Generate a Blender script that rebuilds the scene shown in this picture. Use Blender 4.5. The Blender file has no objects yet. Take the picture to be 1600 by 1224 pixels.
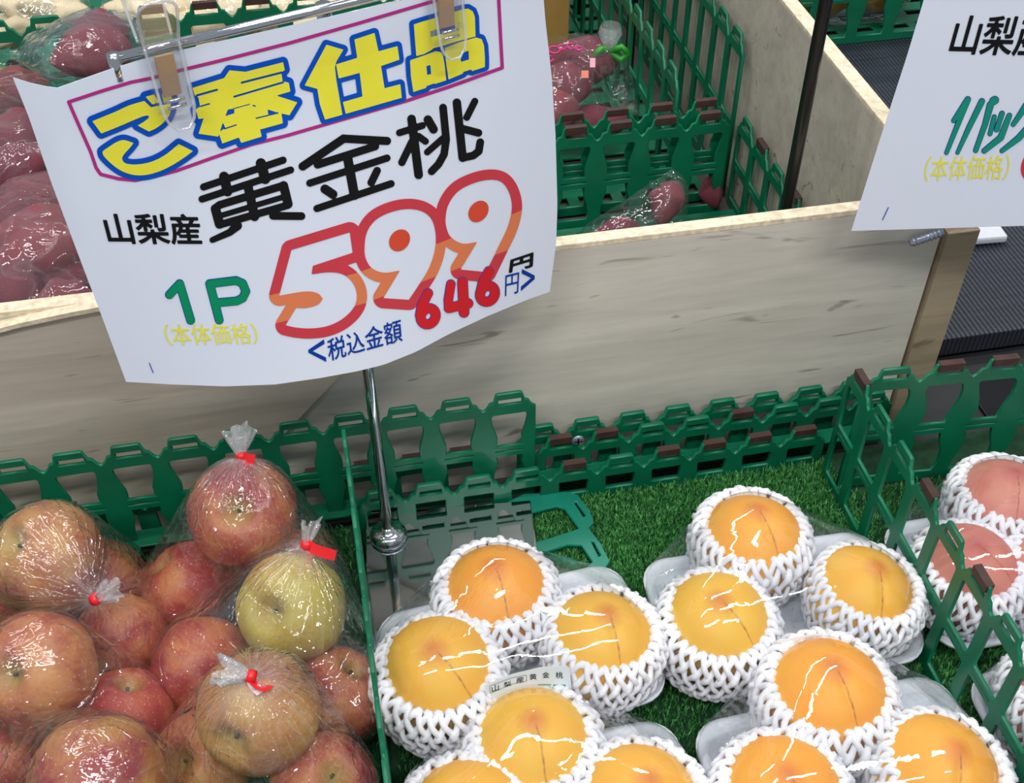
import bpy, bmesh, math, random
import numpy as np
from mathutils import Vector, Matrix, Euler, noise

# ------------------------------------------------------------------ camera, world, lights, exposure
SC = bpy.context.scene
R = math.radians
CAM_H, FOC, YAW, PITCH, ROLL = 0.80, 1800.0, R(-10.7), R(43.7), R(-0.35)
cam_data = bpy.data.cameras.new('camera')
cam = bpy.data.objects.new('camera', cam_data)
SC.collection.objects.link(cam)
cam.location = (0, 0, CAM_H)
CROT = Matrix.Rotation(YAW, 3, 'Z') @ Matrix.Rotation(math.pi/2 - PITCH, 3, 'X') @ Matrix.Rotation(ROLL, 3, 'Z')
cam.rotation_euler = CROT.to_euler()
cam_data.sensor_fit = 'HORIZONTAL'
cam_data.sensor_width = 36.0
cam_data.lens = FOC/1600*36.0
cam_data.clip_start = 0.01
SC.camera = cam

SC.view_settings.view_transform = 'Standard'
SC.view_settings.look = 'None'
SC.view_settings.gamma = 1.0
SC.view_settings.use_curve_mapping = False
SC.view_settings.exposure = 0.05
try:
    SC.cycles.transparent_max_bounces = 40
    SC.cycles.max_bounces = 10
    SC.cycles.sample_clamp_indirect = 4.0
except Exception:
    pass

world = bpy.data.worlds.new('store_ambient')
SC.world = world
world.use_nodes = True
bg = world.node_tree.nodes['Background']
bg.inputs[0].default_value = (0.80, 0.88, 1.0, 1)
bg.inputs[1].default_value = 0.30

def tube_light(x, y, z, rz, length, power, width=0.11, tilt=0.0):
    d = bpy.data.lights.new('ceiling_tube', 'AREA')
    d.shape = 'RECTANGLE'; d.size = length; d.size_y = width; d.energy = power
    d.color = (1.0, 0.985, 0.96)
    o = bpy.data.objects.new('ceiling_tube', d)
    o.location = (x, y, z); o.rotation_euler = (tilt, 0, rz)
    SC.collection.objects.link(o)
for tx, ty, pw in ((-0.8, 1.7, 13), (0.7, 1.7, 15), (-0.8, 0.5, 9), (0.8, 0.5, 13), (0.3, 3.1, 11), (-0.8, -0.65, 27), (0.75, -0.75, 28)):  # the front pair behind the camera is added to brighten the boards
    tube_light(tx, ty, 2.35, R(8), 1.25, pw)

# ------------------------------------------------------------------ small maths helpers
CRN = np.array(CROT)
CC = np.array([0, 0, CAM_H])
def ray(px, py):
    d = np.stack([(np.asarray(px, float)-800)/FOC, -(np.asarray(py, float)-612)/FOC, -np.ones_like(np.asarray(px, float))], -1)
    d = d @ CRN.T
    return d/np.linalg.norm(d, axis=-1, keepdims=True)
def on_z(px, py, z):
    d = ray(px, py); return Vector(CC + d*((z-CC[2])/d[2]))
def on_y(px, py, y):
    d = ray(px, py); return Vector(CC + d*((y-CC[1])/d[1]))
def on_x(px, py, x):
    d = ray(px, py); return Vector(CC + d*((x-CC[0])/d[0]))
def at_d(px, py, dist):
    return Vector(CC + ray(px, py)*dist)
def lin(c):
    out = []
    for v in c[:3]:
        v /= 255.0
        out.append(v/12.92 if v <= 0.04045 else ((v+0.055)/1.055)**2.4)
    return (*out, 1.0)

# ------------------------------------------------------------------ materials
def new_mat(name):
    m = bpy.data.materials.new(name); m.use_nodes = True
    nt = m.node_tree; nt.nodes.clear()
    out = nt.nodes.new('ShaderNodeOutputMaterial')
    return m, nt, out
class NT:
    def __init__(s, nt): s.nt = nt
    def n(s, t, **kw):
        nd = s.nt.nodes.new(t)
        for k, v in kw.items():
            if k.startswith('i_'):
                key = k[2:]
                key = int(key) if key.isdigit() else key.replace('_', ' ')
                if hasattr(v, 'is_output'): s.nt.links.new(v, nd.inputs[key])
                else: nd.inputs[key].default_value = v
            else: setattr(nd, k, v)
        return nd
    def math(s, op, a, b=0.0, clamp=False):
        nd = s.nt.nodes.new('ShaderNodeMath'); nd.operation = op; nd.use_clamp = clamp
        for i, v in enumerate((a, b)):
            if hasattr(v, 'is_output'): s.nt.links.new(v, nd.inputs[i])
            else: nd.inputs[i].default_value = v
        return nd.outputs[0]
    def mix(s, f, a, b, mode='MIX'):
        nd = s.nt.nodes.new('ShaderNodeMix'); nd.data_type = 'RGBA'; nd.blend_type = mode
        for i, v in ((0, f), (6, a), (7, b)):
            if hasattr(v, 'is_output'): s.nt.links.new(v, nd.inputs[i])
            else: nd.inputs[i].default_value = v
        return nd.outputs[2]
    def ramp(s, f, lo, hi):
        nd = s.nt.nodes.new('ShaderNodeMapRange'); nd.clamp = True
        s.nt.links.new(f, nd.inputs[0]); nd.inputs[1].default_value = lo; nd.inputs[2].default_value = hi
        return nd.outputs[0]
    def coords(s, scale=(1, 1, 1), rot=(0, 0, 0)):
        tc = s.nt.nodes.new('ShaderNodeTexCoord'); mp = s.nt.nodes.new('ShaderNodeMapping')
        s.nt.links.new(tc.outputs['Object'], mp.inputs[0]); mp.inputs['Scale'].default_value = scale
        mp.inputs['Rotation'].default_value = rot
        return mp.outputs[0]

def simple(name, col, rough=0.5, var=0.12, scale=40, metal=0.0, bump=0.0, spec=0.5, trans=0.0):
    m, nt, out = new_mat(name); k = NT(nt)
    b = k.n('ShaderNodeBsdfPrincipled'); nt.links.new(b.outputs[0], out.inputs[0])
    c = lin(col)
    nz = k.n('ShaderNodeTexNoise', i_Vector=k.coords(), i_Scale=scale, i_Detail=4.0)
    dark = tuple(v*(1-var) for v in c[:3])+(1,); lite = tuple(min(1, v*(1+var)) for v in c[:3])+(1,)
    nt.links.new(k.mix(k.ramp(nz.outputs[0], .3, .7), dark, lite), b.inputs['Base Color'])
    b.inputs['Roughness'].default_value = rough; b.inputs['Metallic'].default_value = metal
    b.inputs['Specular IOR Level'].default_value = spec
    if name == 'sweet_potato_skin':
        oi = k.n('ShaderNodeObjectInfo'); l_ = b.inputs['Base Color'].links[0].from_socket
        nt.links.new(k.mix(k.math('MULTIPLY', oi.outputs['Random'], .55), l_, lin((158, 84, 84))), b.inputs['Base Color'])
    if bump:
        bp = k.n('ShaderNodeBump', i_Strength=bump, i_Distance=0.002, i_Height=nz.outputs[0]); nt.links.new(bp.outputs[0], b.inputs['Normal'])
    return m

def film_mat(name, haze=0.05, tint=(0.96, 0.97, 0.98, 1), crinkle=0.4, scale=60, rough=0.07, base=0.05, gain=1.0, creases=0.0, wave=18, radial=0.0, fine=.75):
    """thin clear plastic film: straight-through transparency with a fresnel gloss"""
    m, nt, out = new_mat(name); k = NT(nt)
    co = k.coords()
    nz = k.n('ShaderNodeTexNoise', i_Vector=co, i_Scale=scale, i_Detail=3.0, i_Roughness=.6, i_Distortion=.8)
    nb = k.n('ShaderNodeTexNoise', i_Vector=co, i_Scale=wave, i_Detail=1.0)
    def ridge(sig, p):
        return k.math('POWER', k.math('SUBTRACT', 1.0, k.math('ABSOLUTE', k.math('SUBTRACT', k.math('MULTIPLY', sig, 2.0), 1.0)), clamp=True), p)
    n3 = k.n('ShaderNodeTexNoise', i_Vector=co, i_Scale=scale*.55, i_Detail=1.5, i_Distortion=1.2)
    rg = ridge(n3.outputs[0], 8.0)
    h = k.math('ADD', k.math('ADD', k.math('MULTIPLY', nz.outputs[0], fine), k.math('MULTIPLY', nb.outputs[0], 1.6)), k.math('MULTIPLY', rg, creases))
    hz = k.math('MULTIPLY', k.math('POWER', rg, 3.0), creases*.08)  # whitens crease lines in the colour: fold whitening and painted glints
    if radial:
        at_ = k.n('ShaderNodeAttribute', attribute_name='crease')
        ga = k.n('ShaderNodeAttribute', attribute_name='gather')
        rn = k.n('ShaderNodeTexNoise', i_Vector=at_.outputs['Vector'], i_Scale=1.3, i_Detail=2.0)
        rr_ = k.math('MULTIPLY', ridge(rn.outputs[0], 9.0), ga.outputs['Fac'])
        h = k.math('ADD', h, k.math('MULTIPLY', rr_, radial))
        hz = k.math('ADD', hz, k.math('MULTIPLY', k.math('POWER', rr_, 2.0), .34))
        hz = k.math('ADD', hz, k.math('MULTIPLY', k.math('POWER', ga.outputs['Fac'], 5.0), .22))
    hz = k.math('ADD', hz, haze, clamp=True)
    bp = k.n('ShaderNodeBump', i_Strength=crinkle, i_Distance=0.004, i_Height=h)
    lw = k.n('ShaderNodeLayerWeight', i_Blend=0.5, i_Normal=bp.outputs[0])
    f = k.math('ADD', k.math('MULTIPLY', k.math('POWER', lw.outputs['Facing'], 4.0), .55*gain), base, clamp=True)
    tr = k.n('ShaderNodeBsdfTransparent', i_Color=tint)
    gl = k.n('ShaderNodeBsdfAnisotropic', i_Color=(1, 1, 1, 1), i_Roughness=rough, i_Normal=bp.outputs[0])
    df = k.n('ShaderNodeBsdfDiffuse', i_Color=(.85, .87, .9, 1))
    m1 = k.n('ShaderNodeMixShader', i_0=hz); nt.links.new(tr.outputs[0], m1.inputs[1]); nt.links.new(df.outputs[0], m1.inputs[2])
    m2 = k.n('ShaderNodeMixShader', i_0=f); nt.links.new(m1.outputs[0], m2.inputs[1]); nt.links.new(gl.outputs[0], m2.inputs[2])
    nt.links.new(m2.outputs[0], out.inputs[0])
    return m

def apple_mat():
    m, nt, out = new_mat('apple_skin'); k = NT(nt)
    b = k.n('ShaderNodeBsdfPrincipled'); nt.links.new(b.outputs[0], out.inputs[0])
    oi = k.n('ShaderNodeObjectInfo')
    sep = k.n('ShaderNodeSeparateColor'); nt.links.new(oi.outputs['Color'], sep.inputs[0])
    red, dark, rnd = sep.outputs[0], sep.outputs[1], sep.outputs[2]
    tc = k.n('ShaderNodeTexCoord')
    off = k.n('ShaderNodeVectorMath', operation='ADD'); nt.links.new(tc.outputs['Object'], off.inputs[0])
    cv = k.n('ShaderNodeCombineXYZ'); 
    nt.links.new(k.math('MULTIPLY', rnd, 3.0), cv.inputs[0]); nt.links.new(k.math('MULTIPLY', rnd, 5.0), cv.inputs[1]); nt.links.new(cv.outputs[0], off.inputs[1])
    mp = k.n('ShaderNodeMapping', i_Scale=(1, 1, .16)); nt.links.new(off.outputs[0], mp.inputs[0])
    st = k.n('ShaderNodeTexNoise', i_Vector=mp.outputs[0], i_Scale=330.0, i_Detail=5.0, i_Roughness=.65)
    big = k.n('ShaderNodeTexNoise', i_Vector=off.outputs[0], i_Scale=26.0, i_Detail=2.0)
    f = k.math('ADD', k.math('ADD', k.math('MULTIPLY', k.math('SUBTRACT', st.outputs[0], .5), .9), k.math('MULTIPLY', k.math('SUBTRACT', big.outputs[0], .5), 1.7)), red, clamp=True)
    ye = k.mix(dark, lin((204, 150, 90)), lin((184, 174, 82)))
    rd = k.mix(k.ramp(big.outputs[0], .35, .65), lin((182, 76, 60)), lin((146, 44, 50)))
    c = k.mix(f, ye, rd)
    # greenish russet inside the cavities (object z close to the axis)
    sx = k.n('ShaderNodeSeparateXYZ'); nt.links.new(tc.outputs['Object'], sx.inputs[0])
    rr = k.math('SQRT', k.math('ADD', k.math('POWER', sx.outputs[0], 2.0), k.math('POWER', sx.outputs[1], 2.0)))
    c = k.mix(k.math('MULTIPLY', k.math('SUBTRACT', 1.0, k.ramp(rr, .003, .017)), .75), c, lin((158, 142, 70)))
    vo = k.n('ShaderNodeTexVoronoi', i_Vector=off.outputs[0], i_Scale=270.0)
    sp = k.math('MULTIPLY', k.math('SUBTRACT', 1.0, k.ramp(vo.outputs['Distance'], .10, .2)), .5)
    c = k.mix(sp, c, lin((235, 195, 150)))
    nt.links.new(c, b.inputs['Base Color']); b.inputs['Roughness'].default_value = .42
    b.inputs['Specular IOR Level'].default_value = .35
    bp = k.n('ShaderNodeBump', i_Strength=.12, i_Distance=.001, i_Height=st.outputs[0]); nt.links.new(bp.outputs[0], b.inputs['Normal'])
    return m

def peach_mat(name, ca, cb, blush):
    m, nt, out = new_mat(name); k = NT(nt)
    b = k.n('ShaderNodeBsdfPrincipled'); nt.links.new(b.outputs[0], out.inputs[0])
    oi = k.n('ShaderNodeObjectInfo'); sep = k.n('ShaderNodeSeparateColor'); nt.links.new(oi.outputs['Color'], sep.inputs[0])
    tc = k.n('ShaderNodeTexCoord'); sx = k.n('ShaderNodeSeparateXYZ'); nt.links.new(tc.outputs['Object'], sx.inputs[0])
    nz = k.n('ShaderNodeTexNoise', i_Vector=tc.outputs['Object'], i_Scale=30.0, i_Detail=3.0)
    f = k.math('ADD', sep.outputs[0], k.math('MULTIPLY', k.math('SUBTRACT', nz.outputs[0], .5), 1.0), clamp=True)
    c = k.mix(f, lin(ca), lin(cb))
    rr = k.math('SQRT', k.math('ADD', k.math('POWER', sx.outputs[0], 2.0), k.math('POWER', sx.outputs[1], 2.0)))
    up = k.ramp(sx.outputs[2], .02, .03)
    bl = k.math('MULTIPLY', k.math('MULTIPLY', k.math('SUBTRACT', 1.0, k.ramp(k.math('ADD', rr, k.math('MULTIPLY', nz.outputs[0], .012)), .006, .02)), up), .7)
    c = k.mix(bl, c, lin(blush))
    # suture line: a dry brownish seam from the tip down one side
    wob = k.math('ADD', sx.outputs[0], k.math('MULTIPLY', k.math('SUBTRACT', nz.outputs[0], .5), .006))
    ln = k.math('SUBTRACT', 1.0, k.ramp(k.math('ABSOLUTE', wob), .0003, .0011))
    n2 = k.n('ShaderNodeTexNoise', i_Vector=tc.outputs['Object'], i_Scale=160.0)
    ln = k.math('MULTIPLY', k.math('MULTIPLY', ln, k.ramp(k.math('MULTIPLY', sx.outputs[1], -1.0), .001, .006)), k.ramp(n2.outputs[0], .35, .6))
    c = k.mix(k.math('MULTIPLY', ln, .65), c, lin((120, 62, 20)))
    nt.links.new(c, b.inputs['Base Color']); b.inputs['Roughness'].default_value = .5
    b.inputs['Specular IOR Level'].default_value = .3
    b.inputs['Subsurface Weight'].default_value = .12; b.inputs['Subsurface Radius'].default_value = (.02, .008, .003); b.inputs['Subsurface Scale'].default_value = .3
    return m

def plywood(name, base, dark, sc=1.0, rot=(0, 0, 0)):
    m, nt, out = new_mat(name); k = NT(nt)
    b = k.n('ShaderNodeBsdfPrincipled'); nt.links.new(b.outputs[0], out.inputs[0])
    co = k.coords((3*sc, 30*sc, 30*sc), rot)
    n1 = k.n('ShaderNodeTexNoise', i_Vector=co, i_Scale=1.0, i_Detail=6.0, i_Roughness=.6, i_Distortion=.6)
    n2 = k.n('ShaderNodeTexNoise', i_Vector=k.coords((14*sc, 150*sc, 150*sc), rot), i_Scale=1.0, i_Detail=3.0)
    n3 = k.n('ShaderNodeTexNoise', i_Vector=k.coords((9, 60, 60), rot), i_Scale=1.0, i_Detail=2.0, i_Distortion=1.5)
    c = k.mix(k.ramp(n1.outputs[0], .35, .7), lin(dark), lin(base))
    c = k.mix(k.math('MULTIPLY', k.ramp(n2.outputs[0], .45, .75), .18), c, lin([v*.7 for v in dark]))
    c = k.mix(k.math('MULTIPLY', k.ramp(n3.outputs[0], .655, .74), .6), c, lin((105, 82, 58)))
    nt.links.new(c, b.inputs['Base Color']); b.inputs['Roughness'].default_value = .55
    bp = k.n('ShaderNodeBump', i_Strength=.15, i_Distance=.001, i_Height=n2.outputs[0]); nt.links.new(bp.outputs[0], b.inputs['Normal'])
    return m

M = {}
M['green'] = simple('green_plastic', (6, 106, 74), .38, .14, 25, spec=.45)
M['teal'] = simple('teal_plastic', (8, 118, 96), .35, .12, 25)
M['rust'] = simple('brown_scuffed_plastic', (66, 44, 38), .6, .3, 90)
M['apple'] = apple_mat()
M['peach'] = peach_mat('yellow_peach_skin', (234, 186, 62), (238, 152, 42), (206, 98, 44))
M['pink'] = peach_mat('pink_peach_skin', (226, 168, 140), (196, 96, 88), (176, 62, 66))
M['foam'] = simple('white_foam_net', (232, 233, 238), .55, .04, 60, spec=.3)
M['tray'] = simple('white_foam_tray', (228, 232, 240), .5, .04, 200, spec=.4)
M['film'] = film_mat('clear_stretch_film', haze=.022, crinkle=.34, scale=36, rough=.03, base=.06, gain=1.3, wave=26, creases=.05, fine=.14)
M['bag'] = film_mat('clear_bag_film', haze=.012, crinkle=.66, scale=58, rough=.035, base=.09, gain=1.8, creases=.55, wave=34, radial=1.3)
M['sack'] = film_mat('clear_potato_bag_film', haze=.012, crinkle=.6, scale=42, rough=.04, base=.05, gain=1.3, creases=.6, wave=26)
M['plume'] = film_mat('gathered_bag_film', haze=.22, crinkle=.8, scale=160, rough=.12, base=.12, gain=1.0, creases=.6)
M['acrylic'] = film_mat('clear_acrylic', haze=.016, crinkle=.05, scale=30, rough=.05, base=.07, gain=1.7, tint=(.985, .988, .99, 1))
M['edge_glow'] = film_mat('acrylic_edge_glow', haze=.30, crinkle=.2, scale=90, rough=.08, base=.16, gain=1.5)  # whitish haze painted in for light glowing along the clip edges
M['tape'] = simple('red_tape', (225, 32, 40), .35, .08, 60)
M['tape_back'] = simple('white_tape_back', (225, 205, 212), .4, .05, 60)
M['greentie'] = simple('green_tie', (40, 150, 40), .4, .1, 60)
M['chrome'] = simple('chrome', (225, 226, 228), .09, .03, 10, metal=1.0)
M['mirror'] = simple('polished_steel', (196, 204, 208), .06, .03, 10, metal=1.0)
M['ply'] = plywood('pale_plywood', (220, 215, 202), (200, 195, 183))
M['ply_left'] = plywood('weathered_plywood', (212, 203, 186), (184, 173, 156))
M['ply_side'] = plywood('side_plywood', (208, 198, 182), (186, 175, 160), rot=(0, 0, R(90)))
M['ply_edge'] = simple('plywood_edge', (228, 212, 184), .7, .22, 160, bump=.4)
M['post'] = plywood('pine_post', (178, 160, 134), (146, 130, 108), rot=(0, R(90), 0))
M['paper'] = simple('white_paper', (232, 239, 255), .6, .012, 8, spec=.2)
M['grassbase'] = simple('turf_backing', (16, 58, 32), .9, .3, 120)
M['potato'] = simple('sweet_potato_skin', (122, 50, 66), .6, .42, 70, bump=.8)
M['ginger'] = simple('ginger_skin', (234, 214, 176), .6, .22, 60, bump=.3)
M['carton'] = simple('brown_cardboard', (168, 128, 66), .8, .08, 30)
M['black'] = simple('black_enamel', (16, 16, 18), .3, .1, 20)
M['orange'] = simple('orange_peel', (214, 140, 38), .45, .12, 60, bump=.2)
M['stem'] = simple('apple_stem', (70, 58, 34), .8, .3, 200)
M['magenta'] = simple('printed_magenta', (188, 52, 138), .6, .04, 30, spec=.2)
M['blue'] = simple('printed_blue', (0, 84, 200), .6, .04, 30, spec=.2)
M['navy'] = simple('printed_navy', (0, 62, 160), .6, .04, 30, spec=.2)
M['yellow'] = simple('printed_yellow', (248, 240, 70), .6, .04, 30, spec=.2)
M['pale_yellow'] = simple('printed_pale_yellow', (244, 238, 96), .6, .04, 30, spec=.2)
M['ink'] = simple('printed_black', (20, 19, 22), .6, .04, 30, spec=.2)
M['red'] = simple('printed_rose_red', (212, 66, 78), .6, .04, 30, spec=.2)
M['coral'] = simple('printed_coral', (232, 132, 88), .6, .04, 30, spec=.2)
M['dot'] = simple('printed_vermilion', (226, 82, 58), .6, .04, 30, spec=.2)
M['scarlet'] = simple('printed_scarlet', (216, 36, 46), .6, .04, 30, spec=.2)
M['purple'] = simple('printed_purple', (96, 60, 170), .6, .04, 30, spec=.2)
M['pgreen'] = simple('printed_green', (0, 146, 100), .6, .04, 30, spec=.2)
M['pgreen2'] = simple('printed_sea_green', (24, 150, 126), .6, .04, 30, spec=.2)
M['sticker'] = simple('white_sticker', (222, 232, 238), .35, .02, 30)
M['screw'] = simple('zinc_screw', (190, 196, 215), .3, .1, 60, metal=.8)
M['tan'] = simple('tan_seen_through', (176, 138, 96), .7, .06, 40)
M['bamboo'] = simple('bamboo_strips', (196, 160, 84), .7, .35, 90)

def mat_sheet():
    m, nt, out = new_mat('black_ribbed_sheet'); k = NT(nt)
    b = k.n('ShaderNodeBsdfPrincipled'); nt.links.new(b.outputs[0], out.inputs[0])
    w = k.n('ShaderNodeTexWave', i_Vector=k.coords(), i_Scale=60.0, i_Distortion=.3)
    nz = k.n('ShaderNodeTexNoise', i_Vector=k.coords((4, 60, 60)), i_Scale=3.0)
    c = k.mix(k.math('MULTIPLY', w.outputs[0], nz.outputs[0]), lin((30, 34, 42)), lin((70, 77, 90)))
    nt.links.new(c, b.inputs['Base Color']); b.inputs['Roughness'].default_value = .38
    bp = k.n('ShaderNodeBump', i_Strength=.5, i_Distance=.002, i_Height=w.outputs[0]); nt.links.new(bp.outputs[0], b.inputs['Normal'])
    return m
M['sheet'] = mat_sheet()
def grass_mat():
    m, nt, out = new_mat('artificial_turf_blades'); k = NT(nt)
    b = k.n('ShaderNodeBsdfPrincipled'); nt.links.new(b.outputs[0], out.inputs[0])
    nz = k.n('ShaderNodeTexNoise', i_Vector=k.coords(), i_Scale=260.0, i_Detail=2.0)
    c = k.mix(k.ramp(nz.outputs[0], .35, .68), lin((20, 104, 46)), lin((116, 196, 112)))
    nt.links.new(c, b.inputs['Base Color']); b.inputs['Roughness'].default_value = .5
    return m
M['grass'] = grass_mat()

# ------------------------------------------------------------------ object helpers
def mesh_of(name, verts, faces, smooth=True):
    me = bpy.data.meshes.new(name)
    me.from_pydata([tuple(v) for v in verts], [], faces)
    me.update()
    if smooth: me.polygons.foreach_set('use_smooth', [True]*len(me.polygons))
    return me
def link(name, me, mat=None, parent=None, loc=None, rot=None, scale=None):
    o = bpy.data.objects.new(name, me)
    SC.collection.objects.link(o)
    if mat is not None and me is not None and not me.materials: me.materials.append(mat)
    if loc is not None: o.location = loc
    if rot is not None: o.rotation_euler = rot
    if scale is not None: o.scale = scale if hasattr(scale, '__len__') else (scale,)*3
    if parent is not None: o.parent = parent
    return o
def tag(o, label, cat, group=None, kind=None):
    o['label'] = label; o['category'] = cat
    if group: o['group'] = group
    if kind: o['kind'] = kind
    return o
def thing(name, label, cat, loc=(0, 0, 0), rot=(0, 0, 0), group=None):
    o = bpy.data.objects.new(name, None); o.empty_display_size = .02
    SC.collection.objects.link(o); o.location = loc; o.rotation_euler = rot
    return tag(o, label, cat, group)
def struct(name, me, mat, loc=None):
    o = link(name, me, mat, loc=loc); o['kind'] = 'structure'; return o

class MB:
    def __init__(s): s.v = []; s.f = []
    def add(s, v, f):
        b = len(s.v); s.v += [tuple(p) for p in v]; s.f += [tuple(i+b for i in q) for q in f]; return s
    def box(s, lo, hi, mtx=None):
        x0, y0, z0 = lo; x1, y1, z1 = hi
        v = [Vector(p) for p in ((x0, y0, z0), (x1, y0, z0), (x1, y1, z0), (x0, y1, z0), (x0, y0, z1), (x1, y0, z1), (x1, y1, z1), (x0, y1, z1))]
        if mtx is not None: v = [mtx @ p for p in v]
        return s.add(v, [(0, 3, 2, 1), (4, 5, 6, 7), (0, 1, 5, 4), (1, 2, 6, 5), (2, 3, 7, 6), (3, 0, 4, 7)])
    def tube(s, pts, rad, n=8, caps=True):
        pts = [Vector(p) for p in pts]
        rads = rad if hasattr(rad, '__len__') else [rad]*len(pts)
        rings = []; prev = None
        for i, p in enumerate(pts):
            t = (pts[min(i+1, len(pts)-1)] - pts[max(i-1, 0)]).normalized()
            if prev is None:
                a = Vector((0, 0, 1)) if abs(t.z) < .9 else Vector((1, 0, 0))
                u = t.cross(a).normalized()
            else:
                u = (prev - t*prev.dot(t)).normalized()
            prev = u; w = t.cross(u)
            rings.append([p + (u*math.cos(2*math.pi*j/n) + w*math.sin(2*math.pi*j/n))*rads[i] for j in range(n)])
        v = [q for r in rings for q in r]; f = []
        for i in range(len(pts)-1):
            for j in range(n):
                f.append((i*n+j, i*n+(j+1) % n, (i+1)*n+(j+1) % n, (i+1)*n+j))
        if caps: f.append(tuple(range(n-1, -1, -1))); f.append(tuple((len(pts)-1)*n+j for j in range(n)))
        return s.add(v, f)
    def lathe(s, prof, n=24, closed=False):
        b = []; f = []
        for (r, z) in prof:
            for j in range(n):
                a = 2*math.pi*j/n; b.append((r*math.cos(a), r*math.sin(a), z))
        m = len(prof)
        for i in range(m-1 if not closed else m):
            for j in range(n):
                k = (i+1) % m
                f.append((i*n+j, i*n+(j+1) % n, k*n+(j+1) % n, k*n+j))
        return s.add(b, f)
    def mesh(s, name, smooth=True): return mesh_of(name, s.v, s.f, smooth)

def bevelled(me, w=.0015, seg=2):
    bm = bmesh.new(); bm.from_mesh(me)
    bmesh.ops.bevel(bm, geom=bm.edges[:], offset=w, segments=seg, affect='EDGES', profile=.5)
    bm.to_mesh(me); bm.free(); me.update(); return me
def box_mesh(name, lo, hi, bev=.0015):
    me = MB().box(lo, hi).mesh(name, False)
    return bevelled(me, bev) if bev else me
DG = lambda: bpy.context.evaluated_depsgraph_get()
def eval_mesh(o):
    bpy.context.view_layer.update()
    return bpy.data.meshes.new_from_object(o.evaluated_get(DG()))

def plate(name, polys, thick, bev=.0006):
    """flat plate from an outer polygon and hole polygons (2D), thick in local z"""
    cu = bpy.data.curves.new(name, 'CURVE'); cu.dimensions = '2D'; cu.fill_mode = 'BOTH'
    cu.extrude = max(thick/2-bev, 1e-5); cu.bevel_depth = bev; cu.bevel_resolution = 0
    for poly in polys:
        sp = cu.splines.new('POLY'); sp.points.add(len(poly)-1)
        for q, (x, y) in zip(sp.points, poly): q.co = (x, y, 0, 1)
        sp.use_cyclic_u = True
    o = bpy.data.objects.new(name, cu); SC.collection.objects.link(o)
    me = eval_mesh(o); me.name = name
    bpy.data.objects.remove(o); bpy.data.curves.remove(cu)
    me.materials.clear()
    return me

# ------------------------------------------------------------------ setting: display table, floor
struct('floor', MB().box((-3, -1, -.86), (3, 4, -.8)).mesh('floor', False), simple('grey_store_floor', (120, 122, 122), .5, .05, 8))
tbl = link('display_table', box_mesh('display_table', (-1.0, -.1, -.12), (1.3, 1.9, -.02)), simple('dark_table_top', (40, 42, 44), .6, .1, 20))
tag(tbl, 'dark low display table carrying all the fruit crates and the wooden bin', 'table')

# ------------------------------------------------------------------ turf
TURF = (-.60, .10, .86, .684)
base = box_mesh('turf_mat', (TURF[0], TURF[1], -.018), (TURF[2], TURF[3], -.004), .001)
turf = link('turf_mat', base, M['grassbase'])
tag(turf, 'flat green backing of the artificial turf lying under the fruit packs', 'turf')
def grass(regions, seed=3):
    rng = np.random.default_rng(seed); V = []; F = []; nv = 0
    for (x0, y0, x1, y1, dens) in regions:
        n = int((x1-x0)*(y1-y0)*dens)
        p = np.stack([rng.uniform(x0, x1, n), rng.uniform(y0, y1, n), np.full(n, -.004)], 1)
        a = rng.uniform(0, 2*np.pi, n); w = rng.uniform(.0004, .0008, n)
        h = rng.uniform(.006, .0115, n); la = rng.uniform(0, 2*np.pi, n); lm = rng.uniform(0, .0055, n)
        d = np.stack([np.cos(a)*w, np.sin(a)*w, np.zeros(n)], 1)
        mid = p + np.stack([np.cos(la)*lm*.35, np.sin(la)*lm*.35, h*.6], 1)
        tip = p + np.stack([np.cos(la)*lm, np.sin(la)*lm, h], 1)
        v = np.stack([p-d, p+d, mid+d*.8, mid-d*.8, tip], 1).reshape(-1, 3)
        i = np.arange(n)*5+nv
        V.append(v); F += np.stack([i, i+1, i+2, i+3], 1).tolist(); F += np.stack([i+3, i+2, i+4], 1).tolist(); nv += n*5
    return mesh_of('turf_pile', np.concatenate(V), F, False)
go = link('turf_pile', grass([(.0, .52, .43, .672, 600000), (-.005, .20, .44, .52, 240000), (.43, .22, .75, .63, 220000), (-.45, .25, -.02, .68, 160000)]), M['grass'])
tag(go, 'short green artificial grass pile covering the display between the fruit packs', 'grass', kind='stuff')

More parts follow.
